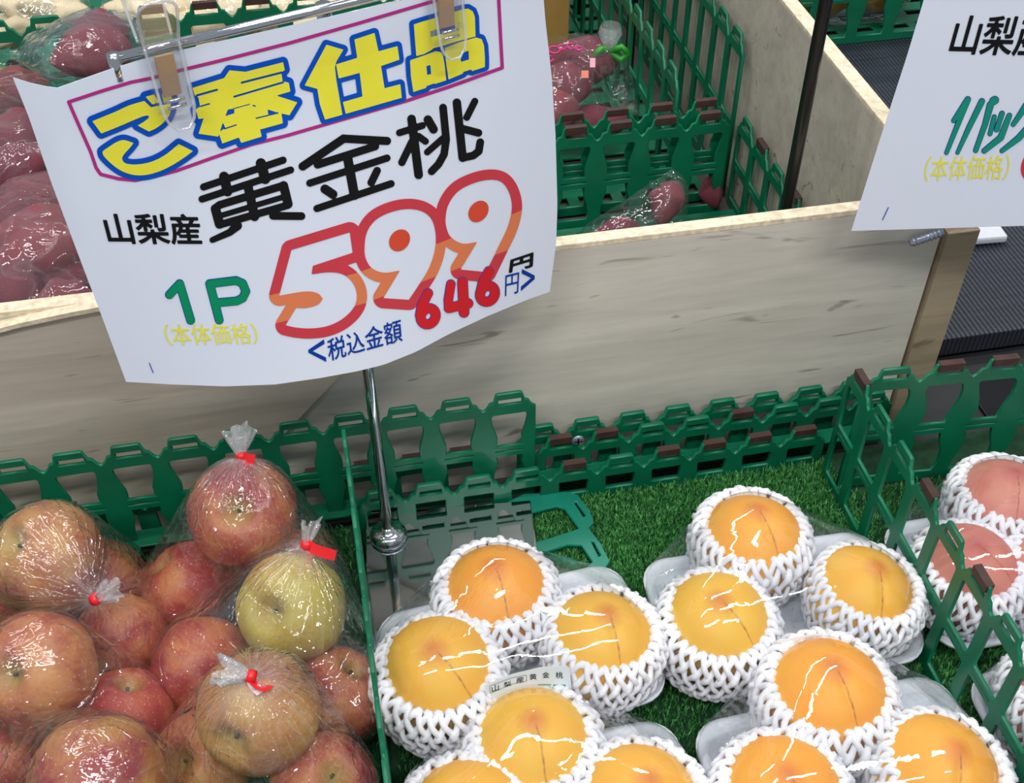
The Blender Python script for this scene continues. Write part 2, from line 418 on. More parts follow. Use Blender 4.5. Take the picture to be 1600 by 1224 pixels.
# ------------------------------------------------------------------ crates
def panel(nb, p, h, double=True, lattice=False, thick=.0034, sway=0.0):
    hr = h-.0145; L = nb*p; k = p/.045
    out = [(0, 0), (L, 0)]
    top = []
    for i in range(nb):
        for dx, z in ((0, hr-.004), (.0035, hr-.001), (.006, hr+.004), (.0095, hr+.005), (.0115, h-.001), (.013, h), (.032, h), (.0335, h-.001), (.036, hr+.005), (.039, hr+.004), (.0415, hr-.001)):
            top.append((i*p+dx*k, z))
    top.append((L, hr-.004))
    out += top[::-1]
    polys = [out]
    zm = h*.46
    for i in range(nb):
        x0 = i*p
        polys.append([(x0+.0125*k, h-.0132), (x0+.034*k, h-.0132), (x0+.034*k, h-.0062), (x0+.0125*k, h-.0062)])
        def win(zb, zt, prof):
            l = []; r = []
            for t, w in prof:
                z = zt+(zb-zt)*t
                s = sway*math.sin(t*math.pi*1.0)*k
                l.append((x0+w*k+s, z)); r.append((x0+p-w*k+s, z))
            polys.append(l + r[::-1])
        if lattice:
            a = ((0, .0075), (.04, .0055), (.96, .0055), (1, .0075))
            win(zm+.005, hr-.008, a); win(.010, zm-.005, a)
            polys.append([(x0+.009*k, zm-.0012), (x0+p-.009*k, zm-.0012), (x0+p-.009*k, zm+.0012), (x0+.009*k, zm+.0012)])
        elif h > .09:
            win(zm+.006, hr-.009, ((0, .0085), (.05, .0065), (.2, .0065), (.45, .0085), (.7, .0112), (.88, .0112), (1, .0100)))
            polys.append([(x0+.009*k, zm-.0014), (x0+p-.009*k, zm-.0014), (x0+p-.009*k, zm+.0014), (x0+.009*k, zm+.0014)])
            win(.010, zm-.006, ((0, .0105), (.2, .0112), (.5, .0080), (.8, .0060), (1, .0075)))
        else:
            win(.008, hr-.007, ((0, .0095), (.06, .0080), (.9, .0085), (1, .0095)))
    return plate('crate_wall', polys, thick, .0007)
def wall_matrix(p0, direction, up=(0, 0, 1)):
    u = Vector(direction).normalized(); w = Vector(up).normalized(); w = (w-u*w.dot(u)).normalized(); n = u.cross(w)
    m = Matrix.Identity(4)
    for r in range(3): m[r][0] = u[r]; m[r][1] = w[r]; m[r][2] = n[r]; m[r][3] = p0[r]
    return m
def set_wall(crate, me, p0, direction, up=(0, 0, 1), mat='green', name='wall'):
    o = link(name, me, M[mat], parent=crate)
    o.matrix_local = crate.matrix_world.inverted() @ wall_matrix(p0, direction, up) if False else wall_matrix(Vector(p0)-crate.location, direction, up)
    return o
def scuffs(crate, p, h, idx, p0, direction, name='scuffed_tab'):
    k = p/.045
    me = MB().box((.0125*k, h-.0062, -.0031), (.0335*k, h+.0012, .0031)).mesh(name, False)
    for i in idx:
        o = link(name, me, M['rust'], parent=crate)
        o.matrix_local = wall_matrix(Vector(p0)-crate.location, direction) @ Matrix.Translation((i*p, 0, 0))
P45 = .045
pan14 = panel(10, P45, .129)

c = thing('plastic_crate', 'green slatted crate behind the bagged apples with a tall rear wall', 'crate', (-.30, .689, 0))
set_wall(c, pan14, (-.30, .689, .0), (1, 0, 0))                    # ends at x = .15
set_wall(c, panel(6, P45, .129), (-.572, .689, .0), (1, 0, 0))

c = thing('plastic_crate', 'green crate holding the yellow peach packs, its low rear rim at the turf edge', 'crate', (-.012, .30, 0))
low = panel(10, .0435, .0475, thick=.005)
set_wall(c, low, (-.012, .677, -.004), (1, .0, 0))
scuffs(c, .0435, .0475, (4, 6, 7, 8, 9), (-.012, .677, -.004), (1, 0, 0))
lat = panel(11, .042, .142, lattice=True)
set_wall(c, lat, (-.013, .213, -.004), (0, 1, 0))
set_wall(c, lat, (.419, .195, 0), (0, 1, 0))
scuffs(c, .042, .142, (1, 3, 5, 7, 10), (.419, .195, 0), (0, 1, 0))

c = thing('plastic_crate', 'green slatted crate behind the pink peaches at the right edge', 'crate', (.43, .61, 0))
w1 = set_wall(c, panel(8, .048, .145, sway=.004), (.425, .640, 0), (1, -.06, 0))
scuffs(c, .048, .145, (1, 2), (.425, .640, 0), (1, -.06, 0))

for (y, z0, lab, x0) in ((.702, -.016, 'green crate nested in front against the plywood board, its rim scuffed brown', .155), (.715, -.011, 'green crate rim pressed flat on the plywood board behind its nested twin', .14)):
    c = thing('plastic_crate', lab, 'crate', (x0, y, z0), group='empty crates nested against the plywood board')
    set_wall(c, panel(8, .043, .068, thick=.005), (x0, y, z0), (1, .0, 0))
    if y < .71:
        scuffs(c, .043, .068, (0, 1, 4), (x0, y, z0), (1, 0, 0))
        set_wall(c, plate('added_shade_base', [[(0, 0), (.33, 0), (.33, .016), (0, .016)]], .003), (x0, .682, .014), (1, 0, 0), (0, 1, 0), name='base')  # slab added to block light and darken the gap under the rims
        sp = on_y(903, 688, y-.004)
        mb = MB(); mb.lathe([(0, .0014), (.0025, .0013), (.0042, .0006), (.0045, 0), (0, 0)], 16)
        s_ = link('screw', mb.mesh('screw'), M['screw'], parent=c); s_.scale = (1.3,)*3; s_.location = sp-Vector((x0, y, z0)); s_.rotation_euler = (R(90), 0, 0)
        mb = MB().box((-.0028, -.0005, .0008), (.0028, .0005, .0018)).box((-.0005, -.0028, .0008), (.0005, .0028, .0018))
        link('cross_slot', mb.mesh('cross_slot', False), M['black'], parent=s_)

c = thing('plastic_crate', 'dark scuffed crate rim low behind the tall crate wall at the left', 'crate', (-.58, .706, -.016))
set_wall(c, panel(16, .043, .066), (-.58, .706, -.016), (1, 0, 0))
scuffs(c, .043, .066, tuple(range(2, 16)), (-.58, .706, -.016), (1, 0, 0))

set_wall(c, plate('added_shade_base', [[(0, 0), (.58, 0), (.58, .018), (0, .018)]], .003), (-.58, .681, .012), (1, 0, 0), (0, 1, 0), name='base')  # another added slab, keeping light out of the gap behind the low rim
# flattened teal crate flap lying on the turf under the polished plate
FLAP = [[(.055, .640), (.055, .655), (.100, .664), (.139, .679), (.178, .674), (.186, .669), (.193, .648), (.193, .634), (.187, .629), (.193, .610), (.196, .590), (.190, .583), (.150, .570), (.100, .560), (.055, .560)],
        [(.110, .654), (.140, .657), (.165, .660), (.172, .655), (.179, .630), (.170, .628), (.150, .624), (.110, .618)],
        [(.110, .606), (.140, .610), (.165, .615), (.177, .612), (.182, .592), (.172, .584), (.140, .575), (.110, .572)],
        [(.1805, .661), (.1840, .662), (.1885, .643), (.1850, .642)], [(.1850, .614), (.1885, .615), (.1910, .597), (.1875, .596)]]
flap = link('crate_flap', plate('crate_flap', FLAP, .0042, .0007), M['teal'], loc=(0, 0, .0065))
tag(flap, 'teal loose crate side lying flat on the turf beside the polished plate', 'crate side')

# ------------------------------------------------------------------ wooden bin
def board(name, lo, hi, mat, label, edge=True, cat='board', ztop=None):
    """plywood board; its cut top edge is a part of its own"""
    t = link(name, box_mesh(name, lo, hi, .0008), M[mat])
    tag(t, label, cat)
    return t
b = board('front_board', (-.60, .727, -.02), (.515, .739, .242), 'ply', 'long pale plywood board standing across the middle as the bin front')
link('cut_edge', box_mesh('cut_edge', (-.60, .7268, .242), (.515, .7392, .2475), .0006), M['ply_edge'], parent=b)
mb = MB(); v = []
for x, z in ((-.60, .205), (-.30, .228), (-.24, .2385), (-.20, .243), (-.165, .246), (.085, .2465)):
    xb = x if x < 0 else -.16
    v += [(xb, .7225, -.02), (xb, .7265, -.02), (x, .7225, z), (x, .7265, z)]
f = []
for i in range(5):
    a = i*4; n_ = a+4
    f += [(a, n_, n_+2, a+2), (a+1, a+3, n_+3, n_+1), (a, a+1, n_+1, n_)]
f += [(0, 2, 3, 1), (20, 21, 23, 22)]
mb.add(v, f)
lb = tag(link('side_board', mb.mesh('side_board', False), M['ply_left']), 'weathered brownish plywood sheet with a sagging rough top at the left edge', 'board')
mb = MB(); v = []; f = []
for x, z in ((-.60, .205), (-.30, .228), (-.24, .2385), (-.20, .243), (-.165, .246), (.085, .2465)):
    yf = .7175 if x < -.15 else .7222
    v += [(x, yf, z), (x, .7268, z), (x, yf, z+.004), (x, .7268, z+.004)]
for i in range(5):
    a = i*4; n_ = a+4
    f += [(a, n_, n_+2, a+2), (a+2, n_+2, n_+3, a+3), (a+1, a+3, n_+3, n_+1)]
f += [(0, 2, 3, 1), (20, 21, 23, 22)]
mb.add(v, f); link('cut_edge', mb.mesh('cut_edge', False), M['ply_edge'], parent=lb)
sb = board('bin_side', (.452, .742, .0), (.466, 1.70, .305), 'ply_side', 'tall plywood board running back along the right side of the bin')
link('cut_edge', box_mesh('cut_edge', (.4518, .742, .305), (.4662, 1.70, .309), .0006), M['ply_edge'], parent=sb)
pb = board('corner_post', (.518, .722, -.02), (.548, .752, .214), 'post', 'square pine corner post at the right end of the plywood board', cat='post')
mb = MB(); sp = on_y(1455, 364, .724); mb.tube([(-.020, 0, -.004), (.008, 0, .004)], [.0032, .0036], 8)
for i in range(7): mb.tube([(-.018+i*.0036, 0, -.0035+i*.001), (-.0165+i*.0036, 0, -.003+i*.001)], [.0042, .0042], 8)
o = tag(link('wood_screw', mb.mesh('wood_screw'), M['screw'], loc=sp+Vector((0, -.004, -.001))), 'long loose steel screw sticking from the board by the pine post', 'screw')
bf = struct('trim_1', box_mesh('bin_floor', (-.60, .74, .045), (.452, 1.75, .055), 0), simple('bin_bottom', (70, 66, 60), .8, .2, 30))

# crates inside the bin
FZ = .056
def slotted_floor(name, x0, y0, x1, y1, z, nx, ny):
    polys = [[(x0, y0), (x1, y0), (x1, y1), (x0, y1)]]
    dx = (x1-x0)/nx; dy = (y1-y0)/ny
    for i in range(nx):
        for j in range(ny):
            polys.append([(x0+i*dx+dx*.12, y0+j*dy+dy*.3), (x0+i*dx+dx*.88, y0+j*dy+dy*.3), (x0+i*dx+dx*.88, y0+j*dy+dy*.7), (x0+i*dx+dx*.12, y0+j*dy+dy*.7)])
    me = plate(name, polys, .004, .0003)
    return me
c = thing('plastic_crate', 'dark green crate in the front right of the wooden bin holding one small bag', 'crate', (.2, .9, FZ))
set_wall(c, panel(6, .045, .115, lattice=True), (.442, .752, FZ), (0, 1, 0))
scuffs(c, .045, .115, (1, 2, 4), (.442, .752, FZ), (0, 1, 0))
fo = link('floor_grid', slotted_floor('floor_grid', 0, 0, .42, .25, 0, 9, 8), M['green'], parent=c); fo.location = Vector((.02, .75, FZ+.003))-c.location
c = thing('plastic_crate', 'dark green crate with a double scuffed rim holding the labelled sweet potato bag', 'crate', (.2, 1.1, FZ))
for yy, zz in ((1.008, .0), (1.024, .006)):
    set_wall(c, panel(8, .0478, .125), (.043, yy, FZ+zz), (1, 0, 0))
    scuffs(c, .0478, .125, (3, 4, 5, 6, 7), (.043, yy, FZ+zz), (1, 0, 0))
set_wall(c, panel(13, .045, .16, lattice=True), (.372, 1.03, FZ), (0, 1, 0))
fo = link('floor_grid', slotted_floor('floor_grid', 0, 0, .40, .55, 0, 8, 14), M['green'], parent=c); fo.location = Vector((.02, 1.03, FZ+.004))-c.location
c = thing('plastic_crate', 'tall dark green crate wall leaning along the inside of the bin side board', 'crate', (.44, 1.1, FZ))
set_wall(c, panel(14, .045, .19, lattice=True), (.441, 1.035, FZ), (0, 1, 0))
c = thing('plastic_crate', 'green crate with a brown scuffed rim at the back left holding bagged ginger', 'crate', (-.3, 1.3, FZ))
set_wall(c, panel(15, .054, .174), (-.56, 1.20, FZ+.030), (1, 0, 0))
scuffs(c, .054, .174, (7, 8, 9, 11), (-.56, 1.20, FZ+.030), (1, 0, 0))
fo = link('floor_grid', slotted_floor('floor_grid', 0, 0, .8, .45, 0, 14, 10), M['green'], parent=c); fo.location = Vector((-.56, 1.21, FZ+.03))-c.location
bx = tag(link('cardboard_box', box_mesh('cardboard_box', (.21, 1.36, FZ+.01), (.335, 1.56, .33), .002), M['carton']), 'plain brown cardboard box standing behind the sweet potato bag', 'box')
for x, y, lab in ((.385, 1.50, 'thin black upright pole deep in the bin beside the tall green slats'), (.400, 1.30, 'second thin black upright post between the two slatted crate walls')):
    tag(link('post', MB().tube([(x, y, FZ), (x+.002, y, .60)], .006, 10).mesh('post'), M['black']), lab, 'post')
bp_ = on_y(1225, 342, .757)
sp_ = thing('sign_pole', 'long black sign pole rising from the bin corner out of the frame', 'pole', (bp_.x, .757, FZ))
link('pole', MB().tube([(0, 0, 0), (0, 0, .80)], .0052, 12).mesh('pole'), M['black'], parent=sp_)
link('foot', MB().lathe([(0, .004), (.02, .004), (.024, 0), (0, 0)], 20).mesh('foot'), M['black'], parent=sp_)

# ------------------------------------------------------------------ price signs
class Sheet:
    """a hanging sheet of paper: vertical plane through p0 with heading yaw, bellied by bulge(s, h)"""
    def __init__(s, p0, yaw, bulge):
        s.p0 = np.array(p0, float); s.d = np.array([math.cos(yaw), math.sin(yaw), 0]); s.m = np.array([math.sin(yaw), -math.cos(yaw), 0]); s.b = bulge
    def solve(s, px, py):
        r = ray(px, py); b = np.zeros(r.shape[:-1])
        for _ in range(14):
            t = ((s.p0-CC) @ s.m + b)/(r @ s.m)
            p = CC + r*t[..., None]
            nb = s.b((p-s.p0) @ s.d, p[..., 2])
            b = b*.4+nb*.6
        return p
def seg_sdf(X, Y, a, b, ra, rb):
    ax, ay = a; bx_, by = b; dx, dy = bx_-ax, by-ay; L = dx*dx+dy*dy+1e-12
    t = np.clip(((X-ax)*dx+(Y-ay)*dy)/L, 0, 1)
    return np.hypot(X-ax-t*dx, Y-ay-t*dy)-(ra+(rb-ra)*t)
def poly_sdf(X, Y, pts):
    d = np.full(X.shape, 1e9); ins = np.zeros(X.shape, bool); n = len(pts)
    for i in range(n):
        a, b = pts[i], pts[(i+1) % n]
        d = np.minimum(d, seg_sdf(X, Y, a, b, 0, 0))
        c = ((a[1] > Y) != (b[1] > Y))
        with np.errstate(divide='ignore', invalid='ignore'):
            xi = (b[0]-a[0])*(Y-a[1])/(b[1]-a[1]+1e-12)+a[0]
        ins ^= c & (X < xi)
    return np.where(ins, -d, d)
def strokes_sdf(X, Y, strokes):
    d = np.full(X.shape, 1e9)
    for pts, w in strokes:
        ws = w if hasattr(w, '__len__') else [w]*len(pts)
        for i in range(len(pts)-1):
            d = np.minimum(d, seg_sdf(X, Y, pts[i], pts[i+1], ws[i], ws[i+1]))
    return d
def smooth_poly(pts, it=2):
    for _ in range(it):
        q = []
        for i in range(len(pts)):
            a, b = pts[i], pts[(i+1) % len(pts)]
            q += [(a[0]*.75+b[0]*.25, a[1]*.75+b[1]*.25), (a[0]*.25+b[0]*.75, a[1]*.25+b[1]*.75)]
        pts = q
    return pts
def curvy(pts, n=6, limit=50):
    """round a traced outline with a spline, keeping its sharp corners"""
    P = [np.array(p, float) for p in pts]; N = len(P); cor = []
    for i in range(N):
        a = P[i]-P[i-1]; b = P[(i+1) % N]-P[i]
        cor.append(abs(math.degrees(math.atan2(a[0]*b[1]-a[1]*b[0], a@b))) > limit)
    out = []
    for i in range(N):
        p1, p2 = P[i], P[(i+1) % N]; p0, p3 = P[i-1], P[(i+2) % N]
        L = np.linalg.norm(p2-p1)
        def tan(q0, q1, q2):
            d = (q2-q0)/(np.linalg.norm(q2-q0)+1e-9); return d*L
        m1 = (p2-p1) if cor[i] else tan(p0, p1, p2)
        m2 = (p2-p1) if cor[(i+1) % N] else tan(p1, p2, p3)
        if cor[i] and cor[(i+1) % N]: out.append(tuple(p1)); continue
        for k in range(n):
            t = k/n; out.append(tuple((2*t**3-3*t*t+1)*p1+(t**3-2*t*t+t)*m1+(-2*t**3+3*t*t)*p2+(t**3-t*t)*m2))
    return out
def iso_mesh(name, sheet, field, bbox, step, lift):
    """region where field(X, Y) < 0, as a thin printed layer lying on the sheet"""
    x = np.arange(bbox[0], bbox[2]+step, step); y = np.arange(bbox[1], bbox[3]+step, step)
    X, Y = np.meshgrid(x, y); D = field(X, Y)
    V = []; F = []; cache = {}
    def vid(key, p):
        if key not in cache: cache[key] = len(V); V.append(p)
        return cache[key]
    ny, nx = D.shape; neg = D < 0
    for j in range(ny-1):
        i = 0
        while i < nx-1:
            cn = (neg[j, i], neg[j, i+1], neg[j+1, i+1], neg[j+1, i])
            s = sum(cn)
            if s == 0: i += 1; continue
            if s == 4:
                k = i
                while k+1 < nx-1 and k-i < 4 and neg[j, k+2] and neg[j+1, k+2]: k += 1
                F.append([vid((j, i), (x[i], y[j])), vid((j+1, i), (x[i], y[j+1])), vid((j+1, k+1), (x[k+1], y[j+1])), vid((j, k+1), (x[k+1], y[j]))])
                i = k+1; continue
            cs = [(j, i), (j, i+1), (j+1, i+1), (j+1, i)]
            poly = []
            for q in range(4):
                a = cs[q]; b = cs[(q+1) % 4]; da, db = D[a], D[b]
                if da < 0: poly.append(vid(a, (x[a[1]], y[a[0]])))
                if (da < 0) != (db < 0):
                    t = da/(da-db)
                    key = ('e', min(a, b), max(a, b))
                    poly.append(vid(key, (x[a[1]]+(x[b[1]]-x[a[1]])*t, y[a[0]]+(y[b[0]]-y[a[0]])*t)))
            if len(poly) >= 3: F.append(poly[::-1])
            i += 1
    V = np.array(V)
    P = sheet.solve(V[:, 0], V[:, 1]) + sheet.m*lift
    return mesh_of(name, P, F, True)
def glyph_polys(txt):
    cu = bpy.data.curves.new('glyphs', 'FONT'); cu.body = txt; cu.size = 1.0
    o = bpy.data.objects.new('glyphs', cu); SC.collection.objects.link(o); bpy.context.view_layer.update()
    cv = o.to_curve(DG()); polys = []
    for sp in cv.splines:
        if sp.type == 'BEZIER':
            pts = []; bp = sp.bezier_points; n = len(bp)
            for i in range(n):
                p0, p1, p2, p3 = bp[i].co, bp[i].handle_right, bp[(i+1) % n].handle_left, bp[(i+1) % n].co
                straight = (p1-p0).cross(p3-p0).length < 1e-5 and (p2-p0).cross(p3-p0).length < 1e-5
                for t in ((0,) if straight else (0, .25, .5, .75)):
                    u = 1-t; c = p0*u**3 + p1*3*u*u*t + p2*3*u*t*t + p3*t**3; pts.append((c.x, c.y))
            polys.append(pts)
        else: polys.append([(p.co.x, p.co.y) for p in sp.points])
    o.to_curve_clear(); bpy.data.objects.remove(o)
    return [p for p in polys if len(p) > 2]
def text_mesh(name, sheet, txt, quad, lift, bold=0.0, step=.7):
    """printed line of text fitted into a quad (TL, TR, BR, BL); bold widens the strokes"""
    polys = glyph_polys(txt); al = np.concatenate([np.array(p) for p in polys]); lo = al.min(0); hi = al.max(0)
    tl, tr, br, bl = [np.array(q, float) for q in quad]; out = []
    for p in polys:
        c = (np.array(p)-lo)/(hi-lo); u = c[:, :1]; v = c[:, 1:]
        out.append([tuple(q) for q in (tl*(1-u)+tr*u)*v + (bl*(1-u)+br*u)*(1-v)])
    Q = np.array(quad); bb = (Q[:, 0].min()-2, Q[:, 1].min()-2, Q[:, 0].max()+2, Q[:, 1].max()+2)
    def field(X, Y):
        d = np.full(X.shape, 1e9); ins = np.zeros(X.shape, bool)
        for p in out:
            e = poly_sdf(X, Y, p); ins ^= e < 0; d = np.minimum(d, np.abs(e))
        return np.where(ins, -d, d)-bold
    return iso_mesh(name, sheet, field, bb, step, lift)
def zc(x0, y0, s, pts): return [(x0+a/s, y0+b/s) for a, b in pts]
def polyline(pts, n):
    """resample a polyline to n points by arc length, slightly rounded"""
    pts = np.array(pts, float); seg = np.hypot(*(pts[1:]-pts[:-1]).T); c = np.concatenate([[0], np.cumsum(seg)])
    t = np.linspace(0, c[-1], n)
    return np.stack([np.interp(t, c, pts[:, 0]), np.interp(t, c, pts[:, 1])], 1)
def sheet_mesh(name, sheet, top, right, bottom, left, nu=60, nv=40, thick=.00025):
    T = polyline(top, nu); B = polyline(bottom, nu); L = polyline(left, nv); Rr = polyline(right, nv)
    u = np.linspace(0, 1, nu)[None, :, None]; v = np.linspace(0, 1, nv)[:, None, None]
    S = (1-v)*T[None]+v*B[None] + (1-u)*L[:, None]+u*Rr[:, None] - ((1-u)*(1-v)*T[0]+u*(1-v)*T[-1]+(1-u)*v*B[0]+u*v*B[-1])
    P = sheet.solve(S[..., 0].ravel(), S[..., 1].ravel())
    n = nu*nv; V = np.concatenate([P, P-sheet.m*thick])
    F = []
    for j in range(nv-1):
        for i in range(nu-1):
            a = j*nu+i
            F.append((a, a+nu, a+nu+1, a+1)); F.append((n+a, n+a+1, n+a+nu+1, n+a+nu))
    rim = [i for i in range(nu)] + [j*nu+nu-1 for j in range(1, nv)] + [(nv-1)*nu+i for i in range(nu-2, -1, -1)] + [j*nu for j in range(nv-2, 0, -1)]
    extra = [V[i] for i in rim] + [V[i+n] for i in rim]; m = len(V); q = len(rim)
    V = np.concatenate([V, np.array(extra)])
    for i in range(q):
        j = (i+1) % q; F.append((m+i, m+j, m+q+j, m+q+i))
    return mesh_of(name, V, F, True)

# --- the large sign on the chrome stand
POLE = on_z(607, 836, .014)
RY = R(18)
def bulge_a(s, h):
    w = np.clip((.468-h)/.25, 0, 1.2)
    return .010 + .034*w**1.3*np.cos(np.clip((s+.03)/.22, -1, 1)*np.pi/2)**2 + .010*np.clip((-.165-s)/.03, 0, 1)*np.clip((h-.40)/.07, 0, 1)
SA = Sheet((POLE.x, POLE.y, 0), RY, bulge_a)
sa = sheet_mesh('price_sign', SA,
    [(20, 121), (52, 131), (88, 138), (125, 125), (170, 109), (228, 91), (320, 70), (450, 41), (560, 16), (640, -2), (740, -24), (846, -46)],
    [(846, -46), (852, 30), (862, 120), (868, 210), (871, 320), (869, 380), (859, 456)],
    [(197, 597), (270, 601), (352, 604), (430, 601), (500, 591), (560, 580), (600, 570), (650, 550), (700, 523), (760, 495), (820, 470), (859, 456)],
    [(20, 121), (45, 183), (80, 285), (120, 392), (160, 497), (197, 597)])
sa = tag(link('price_sign', sa, M['paper']), 'large white paper price sign for yellow peaches reading 599 yen, clipped to a chrome rail', 'sign')
def layer(parent, sheet, name, mat, field, bbox, lift, step=1.25):
    return link(name, iso_mesh(name, sheet, field, bbox, step, lift), M[mat], parent=parent)
# magenta frame
FR = [(107, 159), (160, 141.5), (205, 128), (236, 122), (284, 109), (360, 90.5), (450, 67.5), (560, 36), (670, 3.5), (775, -26), (779, 0), (782, 60), (784.5, 105.6), (700, 136), (634, 157.5), (505, 195), (450, 211), (394, 225), (330, 247), (275.6, 266.5), (240, 276), (211, 281.5), (185, 279), (157, 272), (150, 262), (141, 236), (125, 200), (107, 159)]
layer(sa, SA, 'printed_border', 'magenta', lambda X, Y: strokes_sdf(X, Y, [(FR, 2.7)]), (100, -32, 792, 288), .0003)
t1 = lambda p: zc(120, 80, 5.83, p); t2 = lambda p: zc(290, 80, 7.653, p); t3 = lambda p: zc(460, 30, 6.8, p); t4 = lambda p: zc(630, 0, 7.653, p)
GO = [t1([(138, 632), (350, 545), (470, 490), (610, 447), (672, 505), (760, 488), (850, 470), (853, 530), (832, 590), (780, 650), (720, 695), (655, 727), (550, 672), (610, 635), (648, 605), (655, 588), (640, 580), (600, 588), (520, 620), (400, 672), (220, 745)]),
      t1([(622, 410), (700, 388), (748, 462), (685, 480)]), t1([(770, 380), (842, 372), (880, 452), (790, 470)]),
      t1([(405, 805), (515, 830), (480, 875), (430, 930), (408, 965), (420, 1000), (460, 1022), (560, 1025), (680, 1000), (800, 940), (925, 840), (1055, 905), (980, 960), (880, 1025), (760, 1085), (640, 1120), (540, 1125), (450, 1105), (370, 1065), (290, 1000), (240, 945), (230, 910), (260, 885)])]
GO = [curvy(p) for p in GO]
HO = [t2([(78, 432), (455, 315), (520, 222), (710, 240), (1160, 125), (1180, 215), (1140, 255), (1155, 352), (1228, 370), (1248, 475), (1080, 525), (1330, 605), (1235, 760), (1140, 738), (1158, 855), (885, 930), (905, 1015), (660, 1090), (632, 1025), (435, 1098), (395, 985), (385, 1015), (150, 980), (210, 795), (150, 805), (115, 692), (168, 655), (148, 545), (105, 520)])]
HO_CUT = [(t2(a), w/7.653) for a, w in (([(665, 370), (1145, 248)], 13), ([(575, 538), (1160, 366)], 12), ([(130, 522), (370, 455)], 13), ([(175, 652), (280, 622)], 9), ([(570, 680), (760, 628)], 6), ([(800, 642), (828, 650)], 8), ([(838, 796), (1100, 732)], 8), ([(460, 922), (600, 875)], 8))]
HO_CUTP = [t2(p) for p in ([(500, 690), (575, 680), (578, 735), (470, 770)], [(975, 690), (1095, 728), (980, 750)], [(440, 845), (470, 910), (405, 955)])]
SHI = [t3([(335, 265), (515, 318), (440, 445), (425, 505), (440, 640), (505, 1010), (320, 1062), (265, 900), (238, 735), (103, 698)]),
       t3([(632, 210), (845, 140), (888, 335), (1090, 280), (1110, 425), (915, 492), (952, 728), (1120, 685), (1135, 830), (540, 1000), (510, 875), (718, 815), (688, 565), (465, 625), (437, 475), (662, 405)])]
HIN = [t4([(120, 285), (700, 105), (770, 97), (825, 130), (850, 200), (858, 430), (650, 485), (350, 572), (335, 590), (245, 640), (150, 665), (133, 450)]),
       t4([(75, 715), (250, 655), (380, 605), (440, 615), (470, 660), (490, 780), (508, 955), (370, 1000), (365, 990), (270, 1025), (268, 1045), (115, 1095), (85, 900)]),
       t4([(490, 570), (650, 505), (860, 442), (930, 460), (960, 540), (970, 690), (970, 795), (815, 845), (805, 825), (710, 855), (705, 875), (535, 945), (500, 700)])]
HIN_CUT = [t4(p) for p in ([(315, 370), (610, 265), (615, 345), (325, 440)], [(270, 785), (318, 770), (328, 880), (280, 890)], [(672, 635), (775, 600), (780, 705), (685, 735)])]
def umin(X, Y, polys):
    d = np.full(X.shape, 1e9)
    for p in polys: d = np.minimum(d, poly_sdf(X, Y, p))
    return d
for nm, polys, cs, cp, off, bb in (('first_letter', GO, [], [], 8.3, (124, 122, 312, 290)), ('second_letter', HO, HO_CUT, HO_CUTP, 8.2, (284, 80, 480, 238)),
                                   ('third_letter', SHI, [], [], 7.4, (462, 38, 636, 200)), ('fourth_letter', HIN, [], HIN_CUT, 7.0, (628, 0, 770, 158))):
    layer(sa, SA, 'printed_outline', 'blue', lambda X, Y: umin(X, Y, polys)-off, bb, .0005)
    def fy(X, Y):
        d = umin(X, Y, polys)
        if cs: d = np.maximum(d, -strokes_sdf(X, Y, cs))
        for p in cp: d = np.maximum(d, -poly_sdf(X, Y, p))
        return d
    layer(sa, SA, 'printed_letter', 'yellow', fy, bb, .0008, 1.0)
# black headline
t5 = lambda p: zc(300, 240, 8.158, p); t6 = lambda p: zc(460, 140, 5.161, p)
K1 = [(t5(a), [q/8.158 for q in w] if hasattr(w, '__len__') else w/8.158) for a, w in (([(145, 422), (1158, 80)], 46), ([(125, 577), (1255, 205)], 45), ([(405, 288), (450, 480)], 62), ([(875, 120), (930, 320)], 65),
     ([(292, 692), (350, 650), (1150, 408)], 50), ([(1165, 405), (1222, 640)], 58), ([(296, 700), (348, 895)], 60), ([(345, 905), (1215, 655)], 48), ([(320, 800), (1195, 540)], 36), ([(715, 430), (795, 800)], 58),
     ([(575, 915), (480, 1000), (258, 1098)], [60, 46, 38]), ([(1030, 790), (1392, 794)], 50))]
K2 = [(t6(a), w/5.161) for a, w in (([(65, 617), (395, 393)], 34), ([(395, 393), (745, 412)], 33), ([(185, 603), (650, 455)], 32), ([(122, 752), (745, 550)], 29), ([(425, 535), (482, 850)], 38), ([(180, 957), (778, 757)], 29), ([(245, 800), (308, 842)], 37), ([(665, 652), (618, 748)], 31))]
K3 = [(t6(a), w/5.161) for a, w in (([(943, 235), (1000, 685)], 35), ([(845, 346), (1030, 288)], 28), ([(945, 420), (865, 585)], 30), ([(1000, 375), (1055, 415)], 28), ([(1075, 240), (1120, 318)], 35), ([(1197, 143), (1222, 400), (1205, 520), (1160, 600), (1105, 657)], 31), ([(1070, 502), (1195, 392)], 27), ([(1308, 103), (1355, 548)], 34), ([(1355, 548), (1440, 530), (1485, 495), (1497, 422)], 31), ([(1453, 92), (1388, 222)], 28), ([(1350, 312), (1482, 347)], 31))]
for K, bb in ((K1, (305, 240, 482, 386)), (K2, (462, 205, 620, 335)), (K3, (614, 148, 760, 282))):
    layer(sa, SA, 'printed_letter', 'ink', lambda X, Y: strokes_sdf(X, Y, K), bb, .0004)
link('printed_letter', text_mesh('printed_letter', SA, '山梨産', ((159, 334), (309, 335), (315, 381), (171, 380)), .0004, 1.15), M['ink'], parent=sa)
